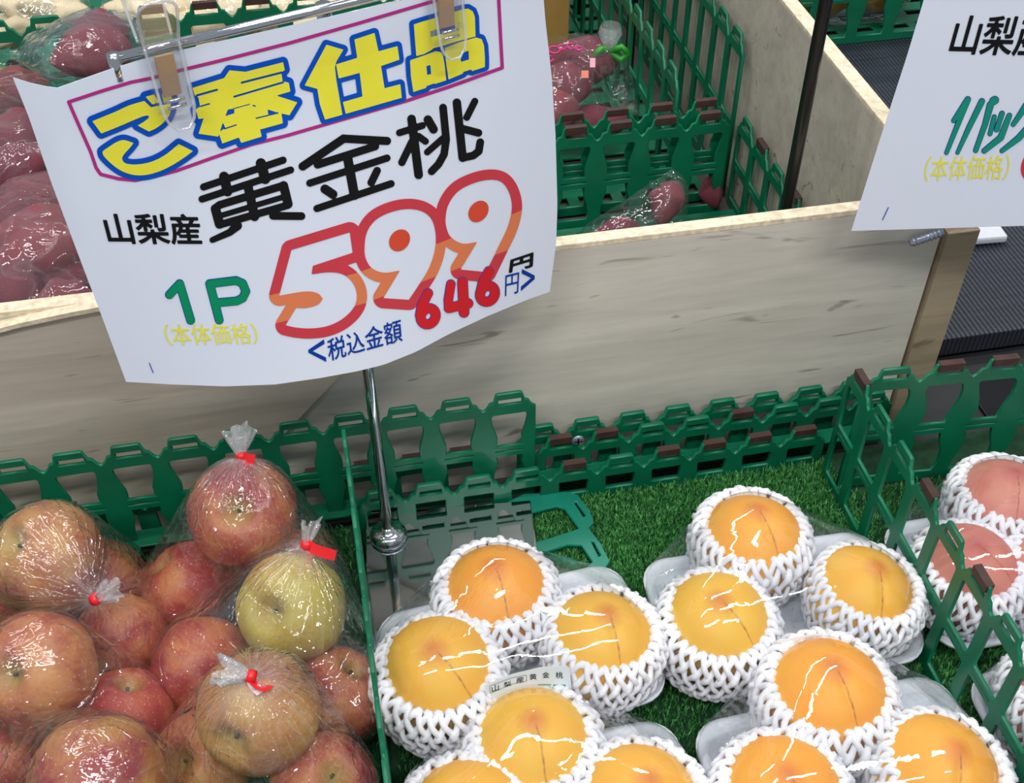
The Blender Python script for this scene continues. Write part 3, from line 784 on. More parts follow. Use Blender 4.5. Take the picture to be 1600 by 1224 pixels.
# big price
t7 = lambda p: zc(410, 250, 3.81, p)
D5 = t7([(172, 535), (518, 430), (535, 550), (298, 628), (290, 680), (400, 668), (480, 682), (535, 730), (560, 800), (545, 870), (480, 940), (390, 985), (290, 1000), (200, 995), (138, 982), (200, 880), (260, 880), (330, 860), (360, 825), (330, 792), (260, 780), (100, 805)])
D9a = t7([(608, 520), (622, 430), (670, 360), (750, 315), (850, 292), (940, 302), (1000, 345), (1028, 430), (1025, 530), (990, 640), (930, 740), (870, 830), (720, 820), (820, 655), (720, 668), (650, 640), (615, 585)])
D9b = t7([(1090, 350), (1105, 270), (1160, 190), (1250, 140), (1350, 117), (1420, 130), (1465, 190), (1483, 280), (1460, 390), (1400, 520), (1330, 665), (1180, 650), (1280, 485), (1190, 495), (1120, 455), (1095, 400)])
D5, D9a, D9b = curvy(D5), curvy(D9a), curvy(D9b)
def ell(c, a, b, th, n=28):
    return [(c[0]+a*math.cos(t)*math.cos(th)-b*math.sin(t)*math.sin(th), c[1]+a*math.cos(t)*math.sin(th)+b*math.sin(t)*math.cos(th)) for t in [2*math.pi*i/n for i in range(n)]]
E9a = t7(ell((815, 477), 70, 58, -.9)); E9b = t7(ell((1285, 305), 70, 54, -.9))
UPL = np.array(t7([(0, 812), (30, 808), (560, 672), (1060, 490), (1500, 315), (1620, 270)])); LOL = np.array(t7([(0, 1000), (80, 970), (600, 855), (990, 708), (1450, 540), (1620, 480)]))
def ring599(X, Y):
    d = umin(X, Y, [D5, D9a, D9b]); return np.maximum(d-16.2, -d+.3)
def band(X, Y):
    return np.maximum(np.interp(X, UPL[:, 0], UPL[:, 1])-Y, Y-np.interp(X, LOL[:, 0], LOL[:, 1]))
BB = (410, 255, 822, 532)
layer(sa, SA, 'printed_price', 'red', lambda X, Y: np.maximum(ring599(X, Y), -band(X, Y)), BB, .0004)
layer(sa, SA, 'printed_price', 'coral', lambda X, Y: np.maximum(ring599(X, Y), band(X, Y)), BB, .0004)
for E_ in (E9a, E9b): layer(sa, SA, 'printed_dot', 'dot', lambda X, Y: poly_sdf(X, Y, E_), BB, .0004)
# tax-included price
t8 = lambda p: zc(470, 390, 4.21, p)
def closed(p): return p+[p[0]]
def six(cx, cy, tail): return [(t8(tail), 30/4.21), (t8(closed(ell((cx, cy), 55, 47, -1.0, 24))), 30/4.21)]
P646 = six(836, 436, [(835, 285), (795, 360), (782, 430)]) + [(t8(a), w/4.21) for a, w in (([(985, 225), (968, 330), (972, 378)], 28), ([(972, 382), (1100, 352)], 30), ([(1062, 212), (1072, 410)], 32))] + six(1226, 288, [(1235, 140), (1195, 215), (1180, 280)])
layer(sa, SA, 'printed_outline', 'purple', lambda X, Y: strokes_sdf(X, Y, P646)-.9, (640, 410, 800, 525), .0006, 1.0)
layer(sa, SA, 'printed_price', 'scarlet', lambda X, Y: strokes_sdf(X, Y, P646), (640, 410, 800, 525), .0009, 1.0)
link('printed_text', text_mesh('printed_text', SA, '<', t8([(50, 620), (150, 592), (165, 735), (50, 715)]), .0004, .5), M['navy'], parent=sa)
link('printed_text', text_mesh('printed_text', SA, '税込金額', t8([(168, 590), (655, 452), (668, 600), (185, 735)]), .0004, .35), M['navy'], parent=sa)
link('printed_text', text_mesh('printed_text', SA, '円', t8([(1345, 170), (1435, 148), (1428, 285), (1342, 305)]), .0004, .15), M['navy'], parent=sa)
link('printed_text', text_mesh('printed_text', SA, '>', t8([(1455, 130), (1535, 118), (1535, 245), (1448, 268)]), .0004, .5), M['navy'], parent=sa)
link('printed_text', text_mesh('printed_text', SA, '円', t8([(1382, 70), (1525, 22), (1520, 110), (1372, 148)]), .0004, 1.2), M['ink'], parent=sa)
tp = lambda p: zc(150, 320, 4.371, p)
P1P = [(tp(a), 26/4.371) for a in ([(500, 612), (570, 537), (645, 787)], [(840, 785), (775, 537), (955, 515), (1000, 535), (1022, 590), (1000, 635), (960, 655), (815, 668)])]
layer(sa, SA, 'printed_outline', 'navy', lambda X, Y: strokes_sdf(X, Y, P1P)-1.0, (250, 425, 396, 512), .0004, 1.0)
layer(sa, SA, 'printed_letter', 'pgreen', lambda X, Y: strokes_sdf(X, Y, P1P), (250, 425, 396, 512), .0007, 1.0)
link('printed_text', text_mesh('printed_text', SA, '（本体価格）', ((253, 506), (398, 504), (404, 537), (262, 540)), .0004, .25), M['pale_yellow'], parent=sa)
layer(sa, SA, 'printed_mark', 'purple', lambda X, Y: strokes_sdf(X, Y, [([(233, 567), (239, 582)], .7)]), (228, 560, 245, 588), .0004, .5)

# chrome stand
RP = Vector(SA.p0); dv = Vector(SA.d); mv = Vector(SA.m)
def rail_pt(px, py): return Vector(Sheet((POLE.x, POLE.y, 0), RY, lambda s, h: np.full(np.shape(s), .007)).solve(np.array([px]), np.array([py]))[0])
r0 = rail_pt(178, 92); r1 = rail_pt(560, 1)
st = thing('sign_stand', 'chrome sign stand with a rail on top, standing on a polished steel plate', 'sign stand', (POLE.x, POLE.y, .0105))
L0 = Vector(st.location)
rdir = (r1-r0).normalized(); rend = r0+rdir*.345
mb = MB(); mb.tube([r0-L0, rend-L0], .0030, 12)
mb.tube([r0-L0+Vector((0, 0, -.0075)), rend-L0+Vector((0, 0, -.0075))], .0022, 10)
link('rail', mb.mesh('rail'), M['chrome'], parent=st)
for e in (r0, rend):
    link('rail_end', MB().tube([e-L0+Vector((0, 0, .003)), e-L0+Vector((0, 0, -.012))], .0036, 12).mesh('rail_end'), M['chrome'], parent=st)
rm = RP + dv*((r0-RP).dot(dv)+.17) - RP; top_z = r0.z
link('pole', MB().tube([(0, 0, .012), (0, 0, top_z-L0.z)], .0046, 16).mesh('pole'), M['chrome'], parent=st)
link('hub', MB().lathe([(0, .0150), (.005, .0150), (.0060, .0118), (.0105, .0108), (.0148, .0080), (.0166, .0040), (.0162, .0018), (.013, .0004), (0, .0004)], 32).mesh('hub'), M['chrome'], parent=st)
pm = box_mesh('base_plate', (-.020, -.115, 0), (.128, .030, .003), .0008)
bp = link('base_plate', pm, M['mirror'], parent=st); bp.rotation_euler = (0, 0, R(-5.5)); bp.location = (0, 0, -.0025)

def clip(px, py, label, sc=1.0):
    e = rail_pt(px, py); cl = thing('sign_clip', label, 'clip', e, (0, 0, RY), group=None)
    # local x along the rail, -y towards the viewer, z up
    def trap(w0, w1, z0, z1, y0, y1, th):
        mb = MB(); v = []
        n = 8
        for i in range(n+1):
            t = i/n; w = (w0+(w1-w0)*t)*(1 if t < .75 else math.sqrt(max(.15, 1-((t-.75)/.27)**2)))
            y = y0+(y1-y0)*t; z = z0+(z1-z0)*t
            v += [(-w, y, z), (w, y, z), (w, y+th, z), (-w, y+th, z)]
        f = []
        for i in range(n):
            a = i*4
            for q in range(4): f.append((a+q, a+(q+1) % 4, a+4+(q+1) % 4, a+4+q))
        f += [(0, 3, 2, 1), (n*4, n*4+1, n*4+2, n*4+3)]
        return mb.add(v, f)
    o1 = link('front_jaw', bevelled(trap(.0095, .0085, .006, -.042, -.0085, -.0175, .0028).mesh('front_jaw', False), .0009), M['acrylic'], parent=cl)
    for sx in (-1, 1):
        link('jaw_rib', MB().box((sx*.0095-.0012, -.0125, -.034), (sx*.0095+.0012, -.0045, .008)).mesh('jaw_rib', False), M['acrylic'], parent=cl)
    link('front_lever', bevelled(trap(.0095, .011, .004, .034, -.008, -.020, .0026).mesh('front_lever', False), .0009), M['acrylic'], parent=cl)
    link('back_lever', bevelled(trap(.0095, .011, .002, .036, .006, .022, .0026).mesh('back_lever', False), .0009), M['acrylic'], parent=cl)
    link('back_jaw', bevelled(trap(.0095, .0085, .004, -.034, .004, .001, .0022).mesh('back_jaw', False), .0009), M['acrylic'], parent=cl)
    link('patch', bevelled(MB().box((-.0052, -.0090, -.0255), (.0052, -.0070, -.001)).mesh('patch', False), .0004), M['tan'], parent=cl)  # tan block added for what shows through the clear clip
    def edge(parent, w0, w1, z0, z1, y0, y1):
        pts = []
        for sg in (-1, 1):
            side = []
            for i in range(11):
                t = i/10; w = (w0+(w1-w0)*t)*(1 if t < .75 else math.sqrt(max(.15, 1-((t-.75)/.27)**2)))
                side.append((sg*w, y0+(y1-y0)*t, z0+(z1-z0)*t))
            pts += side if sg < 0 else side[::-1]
        link('edge', MB().tube(pts, .0009, 6).mesh('edge'), M['edge_glow'], parent=parent)  # tubes added along the outline to carry the painted bright edge
    kids = {c.name.split('.')[0]: c for c in cl.children}
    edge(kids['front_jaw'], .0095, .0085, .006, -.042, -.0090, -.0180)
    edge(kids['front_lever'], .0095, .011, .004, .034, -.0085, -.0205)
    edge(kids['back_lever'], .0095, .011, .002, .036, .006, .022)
    link('spring_bar', MB().tube([(-.012, -.0045, .002), (.012, -.0045, .002)], .0016, 8).mesh('spring_bar'), M['chrome'], parent=cl)
    link('wire_bar', MB().tube([(-.0055, -.0125, -.0265), (.0055, -.0125, -.0265)], .0011, 8).tube([(-.0055, -.0135, -.030), (.0055, -.0135, -.030)], .0011, 8).mesh('wire_bar'), M['chrome'], parent=cl)
    return cl
clip(248, 73, 'clear acrylic clip with a tan pad on the left end of the sign rail')
clip(686, -29, 'clear acrylic clip biting the top right of the large sign')

# --- the second sign, cut by the right edge of the photo
SB = Sheet(tuple(on_z(1460, 357, .262)), R(-16), lambda s, h: np.zeros(np.shape(s)))
sb2 = sheet_mesh('price_sign', SB, [(1462, -60), (1700, -75), (2080, -95)], [(2080, -95), (2030, 340)], [(1330, 361), (1600, 353), (2030, 340)], [(1462, -60), (1450, -22), (1418, 85), (1372, 227), (1330, 361)], 20, 20)
sb2 = tag(link('price_sign', sb2, M['paper']), 'white paper price sign with sea green lettering, cut off by the right edge', 'sign')
t9 = lambda p: zc(1320, 0, 3.307, p)
link('printed_letter', text_mesh('printed_letter', SB, '山梨産', t9([(590, 78), (1070, 88), (1015, 288), (535, 277)]), .0004, 1.1), M['ink'], parent=sb2)
PK = [(t9(a), [q/3.307 for q in w] if hasattr(w, '__len__') else w/3.307) for a, w in (([(562, 622), (635, 512), (525, 788)], [10, 14, 9]), ([(708, 522), (640, 660), (582, 788)], [14, 12, 8]), ([(752, 540), (725, 640), (676, 776)], [16, 13, 11]), ([(768, 520), (775, 516)], 19), ([(772, 602), (750, 690)], 10), ([(812, 585), (784, 668)], 12), ([(850, 596), (805, 710), (720, 778)], [12, 15, 12]), ([(940, 540), (870, 642)], [16, 10]), ([(930, 560), (1010, 545), (960, 640), (900, 710), (812, 778)], [12, 12, 14, 15, 10]))]
bbk = (1470, 142, 1640, 248)
layer(sb2, SB, 'printed_outline', 'navy', lambda X, Y: strokes_sdf(X, Y, PK)-.9, bbk, .0004, .8)
layer(sb2, SB, 'printed_letter', 'pgreen2', lambda X, Y: strokes_sdf(X, Y, PK), bbk, .0007, .8)
link('printed_text', text_mesh('printed_text', SB, '（本体価格）', t9([(425, 805), (860, 797), (838, 928), (403, 936)]), .0004, .2), M['pale_yellow'], parent=sb2)
layer(sb2, SB, 'printed_price', 'red', lambda X, Y: strokes_sdf(X, Y, [(t9(closed(ell((985, 850), 75, 50, -1.1))), 6)]), (1585, 225, 1660, 300), .0004, .8)
layer(sb2, SB, 'printed_mark', 'navy', lambda X, Y: strokes_sdf(X, Y, [([(1388, 324), (1379, 343)], .7)]), (1374, 318, 1394, 348), .0004, .5)

# ------------------------------------------------------------------ beyond the bin on the right
sh = tag(link('ribbed_sheet', box_mesh('ribbed_sheet', (.575, .80, -.012), (1.25, 1.75, .012), .002), M['sheet']), 'black ribbed plastic sheet covering the display to the right of the pine post', 'sheet')
wt = tag(link('foam_tray', box_mesh('foam_tray', (0, 0, 0), (.046, .05, .010), .003), M['tray'], loc=on_z(1512, 385, .014), rot=(0, 0, R(-4))), 'flat bright white foam tray lying on the black ribbed sheet', 'tray')
cD = thing('plastic_crate', 'green slatted crate with bagged oranges at the top right beyond the bin', 'crate', (.7, 1.43, .013))
set_wall(cD, panel(10, .056, .15), (.60, 1.43, .013), (1, 0, 0))
fo = link('floor_grid', slotted_floor('floor_grid', 0, 0, .55, .3, 0, 10, 8), M['green'], parent=cD); fo.location = Vector((.60, 1.435, .018))-cD.location
st2 = thing('sign_stand', 'second chrome sign stand behind the green crate at the right edge', 'sign stand', (.668, .722, -.018))
link('pole', MB().tube([(0, 0, .01), (0, 0, .56)], .0046, 16).mesh('pole'), M['chrome'], parent=st2)
link('hub', MB().lathe([(0, .017), (.005, .017), (.0056, .0135), (.0128, .0095), (.0145, .005), (.012, .0004), (0, .0004)], 28).mesh('hub'), M['chrome'], parent=st2)
link('base_plate', box_mesh('base_plate', (-.05, -.04, -.001), (.05, .04, .002), .0006), M['black'], parent=st2)

# ------------------------------------------------------------------ films
def voxel_hull(name, pts, voxel):
    bm = bmesh.new()
    for p in pts: bm.verts.new(p)
    r = bmesh.ops.convex_hull(bm, input=bm.verts)
    dele = list({g for g in r['geom_interior']+r['geom_unused'] if isinstance(g, bmesh.types.BMVert)})
    bmesh.ops.delete(bm, geom=dele, context='VERTS')
    me = bpy.data.meshes.new(name); bm.to_mesh(me); bm.free()
    o = bpy.data.objects.new(name, me); SC.collection.objects.link(o)
    md = o.modifiers.new('r', 'REMESH'); md.mode = 'VOXEL'; md.voxel_size = voxel; md.use_smooth_shade = True
    m2 = o.modifiers.new('s', 'SMOOTH'); m2.factor = .5; m2.iterations = 3
    out = eval_mesh(o); bpy.data.objects.remove(o); bpy.data.meshes.remove(me)
    out.name = name
    out.polygons.foreach_set('use_smooth', [True]*len(out.polygons))
    return out
SPH = []
for i in range(14):
    ph = math.pi*(i+.5)/14
    n_ = max(4, int(26*math.sin(ph)))
    for j in range(n_): SPH.append(Vector((math.sin(ph)*math.cos(2*math.pi*j/n_), math.sin(ph)*math.sin(2*math.pi*j/n_), math.cos(ph))))
def ball_pts(c, r): return [Vector(c)+d*r for d in SPH]
def wrinkle(me, knot=None, axis=None, amp=.0012, freq=45, seed=0, radial=.002, span=.06):
    n = len(me.vertices); co = np.empty(n*3); me.vertices.foreach_get('co', co); co = co.reshape(-1, 3)
    no = np.empty(n*3); me.vertices.foreach_get('normal', no); no = no.reshape(-1, 3)
    cr = np.zeros((n, 3)); out = co.copy()
    if knot is not None:
        k = np.array(knot); ax = np.array(axis)/np.linalg.norm(axis)
        u = np.cross(ax, [0.31, .2, .93]); u /= np.linalg.norm(u); w = np.cross(ax, u)
        v = co-k; d = np.linalg.norm(v, axis=1); an = np.arctan2(v@w, v@u)
        cr = np.stack([np.cos(an)*5.5, np.sin(an)*5.5, d*16+seed], 1)
    for i in range(n):
        p = Vector(co[i])*freq + Vector((seed*3.1, seed*1.7, 0))
        h = noise.noise(p)*.6 + (1-abs(noise.noise(p*1.9))*2)*.4
        x = h*amp
        if knot is not None:
            x += radial*math.exp(-d[i]/span)*noise.noise(Vector(cr[i])*1.4)
        out[i] += no[i]*x
    me.vertices.foreach_set('co', out.ravel())
    at = me.attributes.new('crease', 'FLOAT_VECTOR', 'POINT'); at.data.foreach_set('vector', cr.ravel())
    ga = me.attributes.new('gather', 'FLOAT', 'POINT'); ga.data.foreach_set('value', np.exp(-d/.045) if knot is not None else np.zeros(n))
    me.update(); return me

FWD = Vector(CRN@np.array([0, 0, -1.])); RGT = Vector(CRN@np.array([1., 0, 0])); UPV = Vector(CRN@np.array([0, 1., 0]))
def image_dir(dx, dy, toward=0.0): return (RGT*dx - UPV*dy - FWD*toward).normalized()

# ------------------------------------------------------------------ apples
def apple_mesh(seed):
    rng = random.Random(seed); mb = MB(); prof = []; n = 34; m = 40
    for i in range(n+1):
        ph = math.pi*i/n; x = math.sin(ph)**.92; z = .93*math.cos(ph)
        z -= .34*math.exp(-(x/.24)**2) if i < n/2 else 0
        z += .24*math.exp(-(x/.26)**2) if i > n/2 else 0
        x *= 1+.035*math.cos(ph)
        prof.append((x, z))
    mb.lathe(prof, m)
    V = []
    a0 = rng.uniform(0, 6)
    for x, y, z in mb.v:
        a = math.atan2(y, x)
        s = 1+.018*math.cos(5*a+a0)*(1-.6*z)+.02*noise.noise(Vector((x, y, z))*1.3+Vector((seed, 0, 0)))
        V.append((x*s*.044, y*s*.044, z*s*.044))
    return mesh_of('apple', V, mb.f)
AM = [apple_mesh(i) for i in range(4)]
for me in AM: me.materials.append(M['apple'])
sm = MB(); sm.tube([(0, 0, .0225), (.0005, .0005, .026), (.001, .001, .0305)], [.0015, .0012, .0016], 7)
STEM = sm.mesh('stem'); STEM.materials.append(M['stem'])
cm = MB(); cm.lathe([(0, -.0285), (.0028, -.0300), (.0042, -.0335), (.0034, -.0330), (.002, -.0305), (0, -.0300)], 9); CALYX = cm.mesh('calyx'); CALYX.materials.append(M['stem'])
NA = [0]; AP = {}
def apple(key, px, py, z, r, axis, col, label):
    p = on_z(px, py, z)
    o = link('apple', AM[NA[0] % 4]); NA[0] += 1
    o.location = p; ax = Vector(axis).normalized()
    o.rotation_euler = ax.to_track_quat('Z', 'Y').to_euler(); o.scale = (r/.044,)*3
    o.color = (*col, 1)
    tag(o, label, 'apple', 'bagged apples')
    for nm, me in (('stem', STEM), ('calyx', CALYX)):
        ch = link(nm, me, parent=o)
    AP[key] = (p, r)
    return o
def facing(ox, oy): return (RGT*ox - UPV*oy - FWD*math.sqrt(max(0.05, 1-ox*ox-oy*oy)))
apple('b1', 380, 801, .108, .0425, facing(.10, -.12), (0.86, .3, .12), 'red apple with a deep stem hollow, topmost in the rear bag under the red tape')
apple('b2', 296, 918, 0.038, 0.0380, (-.6, .3, .8), (0.88, .2, .45), 'plain rosy red apple below the topmost apple of the rear bag')
apple('b3', 455, 872, .036, .0380, (.3, .5, .8), (0.85, .3, .15), 'red apple hidden behind the yellow green apple of the middle bag')
apple('c1', 457, 950, .088, .0410, facing(-.30, -.08), (.06, .85, .3), 'yellow green apple in the middle bag tied with a red tape flag')
apple('c2', 316, 1040, 0.040, 0.0380, facing(.75, .25), (0.78, .1, .7), 'orange red apple left of the yellow green apple')
apple('c3', 528, 1090, .038, .0380, (.5, .2, .8), (0.80, .1, .9), 'dark red apple squeezed against the crate wall below the yellow green apple')
apple('d1', 404, 1112, 0.100, 0.0420, facing(-.34, .36), (0.30, .25, .55), 'golden apple with a dark blossom end right under the red and white tape')
apple('d2', 316, 1195, 0.038, 0.0370, (-.3, -.3, .8), (0.56, .4, .2), 'yellowish red apple at the lower left of the golden apple')
apple('d3', 505, 1232, 0.042, 0.0385, (.3, -.2, .8), (0.76, .2, .33), 'red apple at the bottom edge beside the crate wall')
apple('a1', 76, 872, 0.112, 0.0425, facing(-.45, -.42), (0.52, .45, .62), 'big yellow and red apple, topmost in the rear left bag')
apple('a2', 160, 905, 0.037, 0.0360, (.5, .5, .6), (0.80, .3, .75), 'red apple peeping out right behind the big yellow and red apple')
apple('a3', 188, 998, 0.040, 0.0370, facing(.2, .9), (0.70, .2, .25), 'brownish red apple just below the white bag knot at left')
apple('a4', -12, 945, 0.042, 0.0370, (-.5, .5, .6), (0.92, .2, .5), 'dark pink apple cut by the left edge below the topmost left apple')
apple('e1', 60, 1047, 0.094, 0.0415, facing(-.20, -.10), (0.62, .15, .05), 'peach coloured apple with a dark stem hollow at the left edge')
apple('f1', 196, 1122, 0.038, 0.0370, (.3, .4, .9), (0.95, .2, .35), 'pinkish red speckled apple in the middle of the left bags')
apple('g1', 152, 1222, .094, .0440, facing(.05, .45), (0.66, .6, .8), 'red apple with a greenish base in the front left bag')
apple('g2', -2, 1190, 0.037, 0.0360, (-.4, .3, .8), (0.95, .2, .6), 'pink red apple cut by the lower left corner')

def bag(label, keys, extra=(), knot=None, plume=None, tape=None, flag=None, flag2=None, seed=0, mat='bag', r_add=.0022, amp=.0013):
    pts = []
    for k_ in keys:
        c, r = AP[k_]; pts += ball_pts(c, r+r_add)
    pts = [Vector((p.x, p.y, max(p.z, .001))) for p in pts] + [Vector(p) for p in extra]
    ctr = sum((AP[k_][0] for k_ in keys), Vector())/len(keys)
    if knot is not None: pts.append(Vector(knot))
    me = voxel_hull('film_bag', pts, .0042)
    ax = (Vector(knot)-ctr) if knot is not None else (0, 0, 1)
    wrinkle(me, knot, ax, amp, 42, seed, .0035)
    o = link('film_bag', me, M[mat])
    tag(o, label, 'plastic bag', 'apple bags')
    if knot is not None:
        knot = Vector(knot); d = Vector(plume[0]).normalized(); L = plume[1]; W = plume[2]
        u = d.orthogonal().normalized(); w = d.cross(u); mb = MB(); n = 40; rows = 9; rng = random.Random(seed)
        ph = [rng.uniform(0, 6) for _ in range(6)]
        V = []; F = []
        for i in range(rows):
            t = i/(rows-1)
            for j in range(n):
                a = 2*math.pi*j/n
                rr = .0022+(W-.0022)*t**.8
                fold = .5+.5*math.sin(a*7+ph[0]+t*1.5)*math.sin(a*3+ph[1])
                rr *= (.45+.75*fold) if t > .05 else 1
                ln = L*t*(1+.18*math.sin(a*2+ph[2])*t+.10*math.sin(a*5+ph[3])*t)
                V.append(knot + d*(ln-.001) + (u*math.cos(a) + w*math.sin(a)*.62)*rr)
        for i in range(rows-1):
            for j in range(n): F.append((i*n+j, i*n+(j+1) % n, (i+1)*n+(j+1) % n, (i+1)*n+j))
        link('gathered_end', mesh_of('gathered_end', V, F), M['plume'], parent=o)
        q = d.to_track_quat('Z', 'Y').to_matrix()
        tb = MB().lathe([(.0032, -.0028), (.0042, -.0032), (.0046, 0), (.0042, .0032), (.0032, .0030)], 14, closed=True)
        tp_ = link('tape', mesh_of('tape', [knot + q@Vector(p) for p in tb.v], tb.f), M['tape'], parent=o)
        for fg in (flag, flag2):
            if fg is None: continue
            fd = Vector(fg[0]).normalized(); fl_ = fg[1]; nn = fd.cross(d).normalized(); V = []; F = []
            sd = fd.cross(nn).normalized()*.0042
            for i in range(7):
                t = i/6; c_ = knot + fd*(.002+fl_*t) + nn*(.0015*math.sin(t*4)+.001)
                for sgn in (-1, 1):
                    for th in (0, .0004): V.append(c_ + sd*sgn + nn*th)
            for i in range(6):
                a = i*4; b_ = a+4
                F += [(a, b_, b_+2, a+2), (a+1, a+3, b_+3, b_+1), (a, a+1, b_+1, b_), (a+2, b_+2, b_+3, a+3)]
            F += [(0, 2, 3, 1), (24, 25, 27, 26)]
            link('tape_flag', mesh_of('tape_flag', V, F, False), M[fg[2] if len(fg) > 2 else 'tape'], parent=tp_)
    return o
bag('clear bag over the rear left apples, its knot tied with red tape', ['a1', 'a2', 'a3', 'a4'], knot=on_z(150, 936, .118), plume=(image_dir(1, -.55, .35), .018, .011), seed=1)
bag('clear bag standing highest at the back, tied with a red band on top', ['b1', 'b2', 'b3'], knot=on_z(377, 713, .150), plume=(image_dir(-.05, -1, .1), .022, .015), flag=(image_dir(1, .25, .3), .010), seed=2)
bag('clear bag over the yellow green apple, tied with a wide red tape flag', ['c1', 'c2', 'c3', 'b3'], knot=on_z(479, 851, .128), plume=(image_dir(.25, -1, .25), .018, .011), flag=(image_dir(1, .35, .2), .022), seed=3)
bag('clear bag over the golden apple, its tape folded red and white', ['d1', 'd2', 'd3'], knot=on_z(392, 1057, .147), plume=(image_dir(-1, -.30, .35), .022, .012), flag=(image_dir(1, .55, .3), .014), flag2=(image_dir(.75, .9, .3), .011, 'tape_back'), seed=4)
bag('clear bag stretched tight over the apple at the left edge', ['e1', 'f1'], seed=5)
bag('clear bag in the lower left corner with an empty crumpled corner at top', ['g1', 'g2'], extra=(on_z(15, 1105, .085), on_z(40, 1122, .09), on_z(290, 1180, .07)), seed=6)

# ------------------------------------------------------------------ peaches, nets, trays, film
def peach_mesh(seed):
    mb = MB(); n = 36; m = 48; V = []; prof = []
    for i in range(n+1):
        ph = math.pi*i/n
        prof.append((math.sin(ph), math.cos(ph)))
    mb.lathe(prof, m)
    for x, y, z in mb.v:
        a = math.atan2(x, -y)                                     # suture down the -y side
        r = 1+.02*noise.noise(Vector((x, y, z))*1.5+Vector((seed*2., 0, 0)))
        lat = math.hypot(x, y)
        r -= .045*math.exp(-(a*lat/.10)**2)*(min(1, lat*3))*(1 if y < 0 or lat < .2 else .4)
        zz = z*.93 + .05*math.exp(-(lat/.16)**2)*(1 if z > 0 else -2.2)
        V.append((x*r*.046, y*r*.046, zz*r*.046))
    return mesh_of('peach', V, mb.f)
PM = [peach_mesh(i) for i in range(3)]
def net_mesh(seed, n=30):
    rng = random.Random(seed); mb = MB()
    prof = [(.026, .003), (.036, .008), (.0445, .020), (.0485, .035), (.0490, .048), (.0478, .059), (.0450, .067), (.0405, .0715), (.0370, .0690), (.0365, .062)]
    pr = np.array(prof); sg = np.concatenate([[0], np.cumsum(np.hypot(*(pr[1:]-pr[:-1]).T))]); sg /= sg[-1]
    K = 30; CELLS = 4.4
    for layer_ in (0,):
        for fam in (-1, 1):
            for k in range(n):
                a0 = 2*math.pi*(k+.5*layer_)/n + rng.uniform(-.03, .03); pts = []; rad = []
                tw = 2*math.pi/n*(CELLS+rng.uniform(-.2, .2))
                for i in range(K):
                    t = i/(K-1); r = np.interp(t, sg, pr[:, 0]); z = np.interp(t, sg, pr[:, 1])
                    cross = t*CELLS*2
                    a = a0 + fam*tw*t
                    push = .0011*fam*math.cos(cross*math.pi) - .0030*layer_*(1 if t < .75 else 0)
                    jit = noise.noise(Vector((math.cos(a)*3, math.sin(a)*3, z*60+seed*7+fam)))*.0016
                    r2 = r+push+jit
                    pts.append((r2*math.cos(a), r2*math.sin(a), max(.0028, z+jit*.7)))
                    bead = 1+.5*max(0, math.cos(cross*math.pi))**2 if t > .62 else 1
                    rad.append((.00205+.0004*min(1, max(0, (t-.5)/.25)))*bead)
                mb.tube(pts, rad, 6)
    return mb.mesh('foam_net')
NM = [net_mesh(i) for i in range(3)]
for me in NM: me.materials.append(M['foam'])
def tray_mesh(w, d, h=.020):
    def rr(hw, hd, z, rad, n=7):
        v = []
        for cx, cy, a0 in ((hw-rad, hd-rad, 0), (-hw+rad, hd-rad, 90), (-hw+rad, -hd+rad, 180), (hw-rad, -hd+rad, 270)):
            for i in range(n):
                a = R(a0+90*i/(n-1)); v.append((cx+rad*math.cos(a), cy+rad*math.sin(a), z))
        return v
    rings = [rr(w/2-.016, d/2-.016, 0, .014), rr(w/2-.004, d/2-.004, h-.003, .022), rr(w/2, d/2, h-.002, .024), rr(w/2, d/2, h+.0015, .024), rr(w/2-.004, d/2-.004, h+.002, .021), rr(w/2-.008, d/2-.008, h-.002, .018), rr(w/2-.019, d/2-.019, .004, .012)]
    n = len(rings[0]); V = [p for r in rings for p in r]; F = [tuple(range(n-1, -1, -1)), tuple(6*n+i for i in range(n))]
    for k in range(6):
        for i in range(n): F.append((k*n+i, k*n+(i+1) % n, (k+1)*n+(i+1) % n, (k+1)*n+i))
    return mesh_of('foam_tray', V, F)
TM = tray_mesh(.206, .132)
TM.materials.append(M['tray'])
NP = [0]
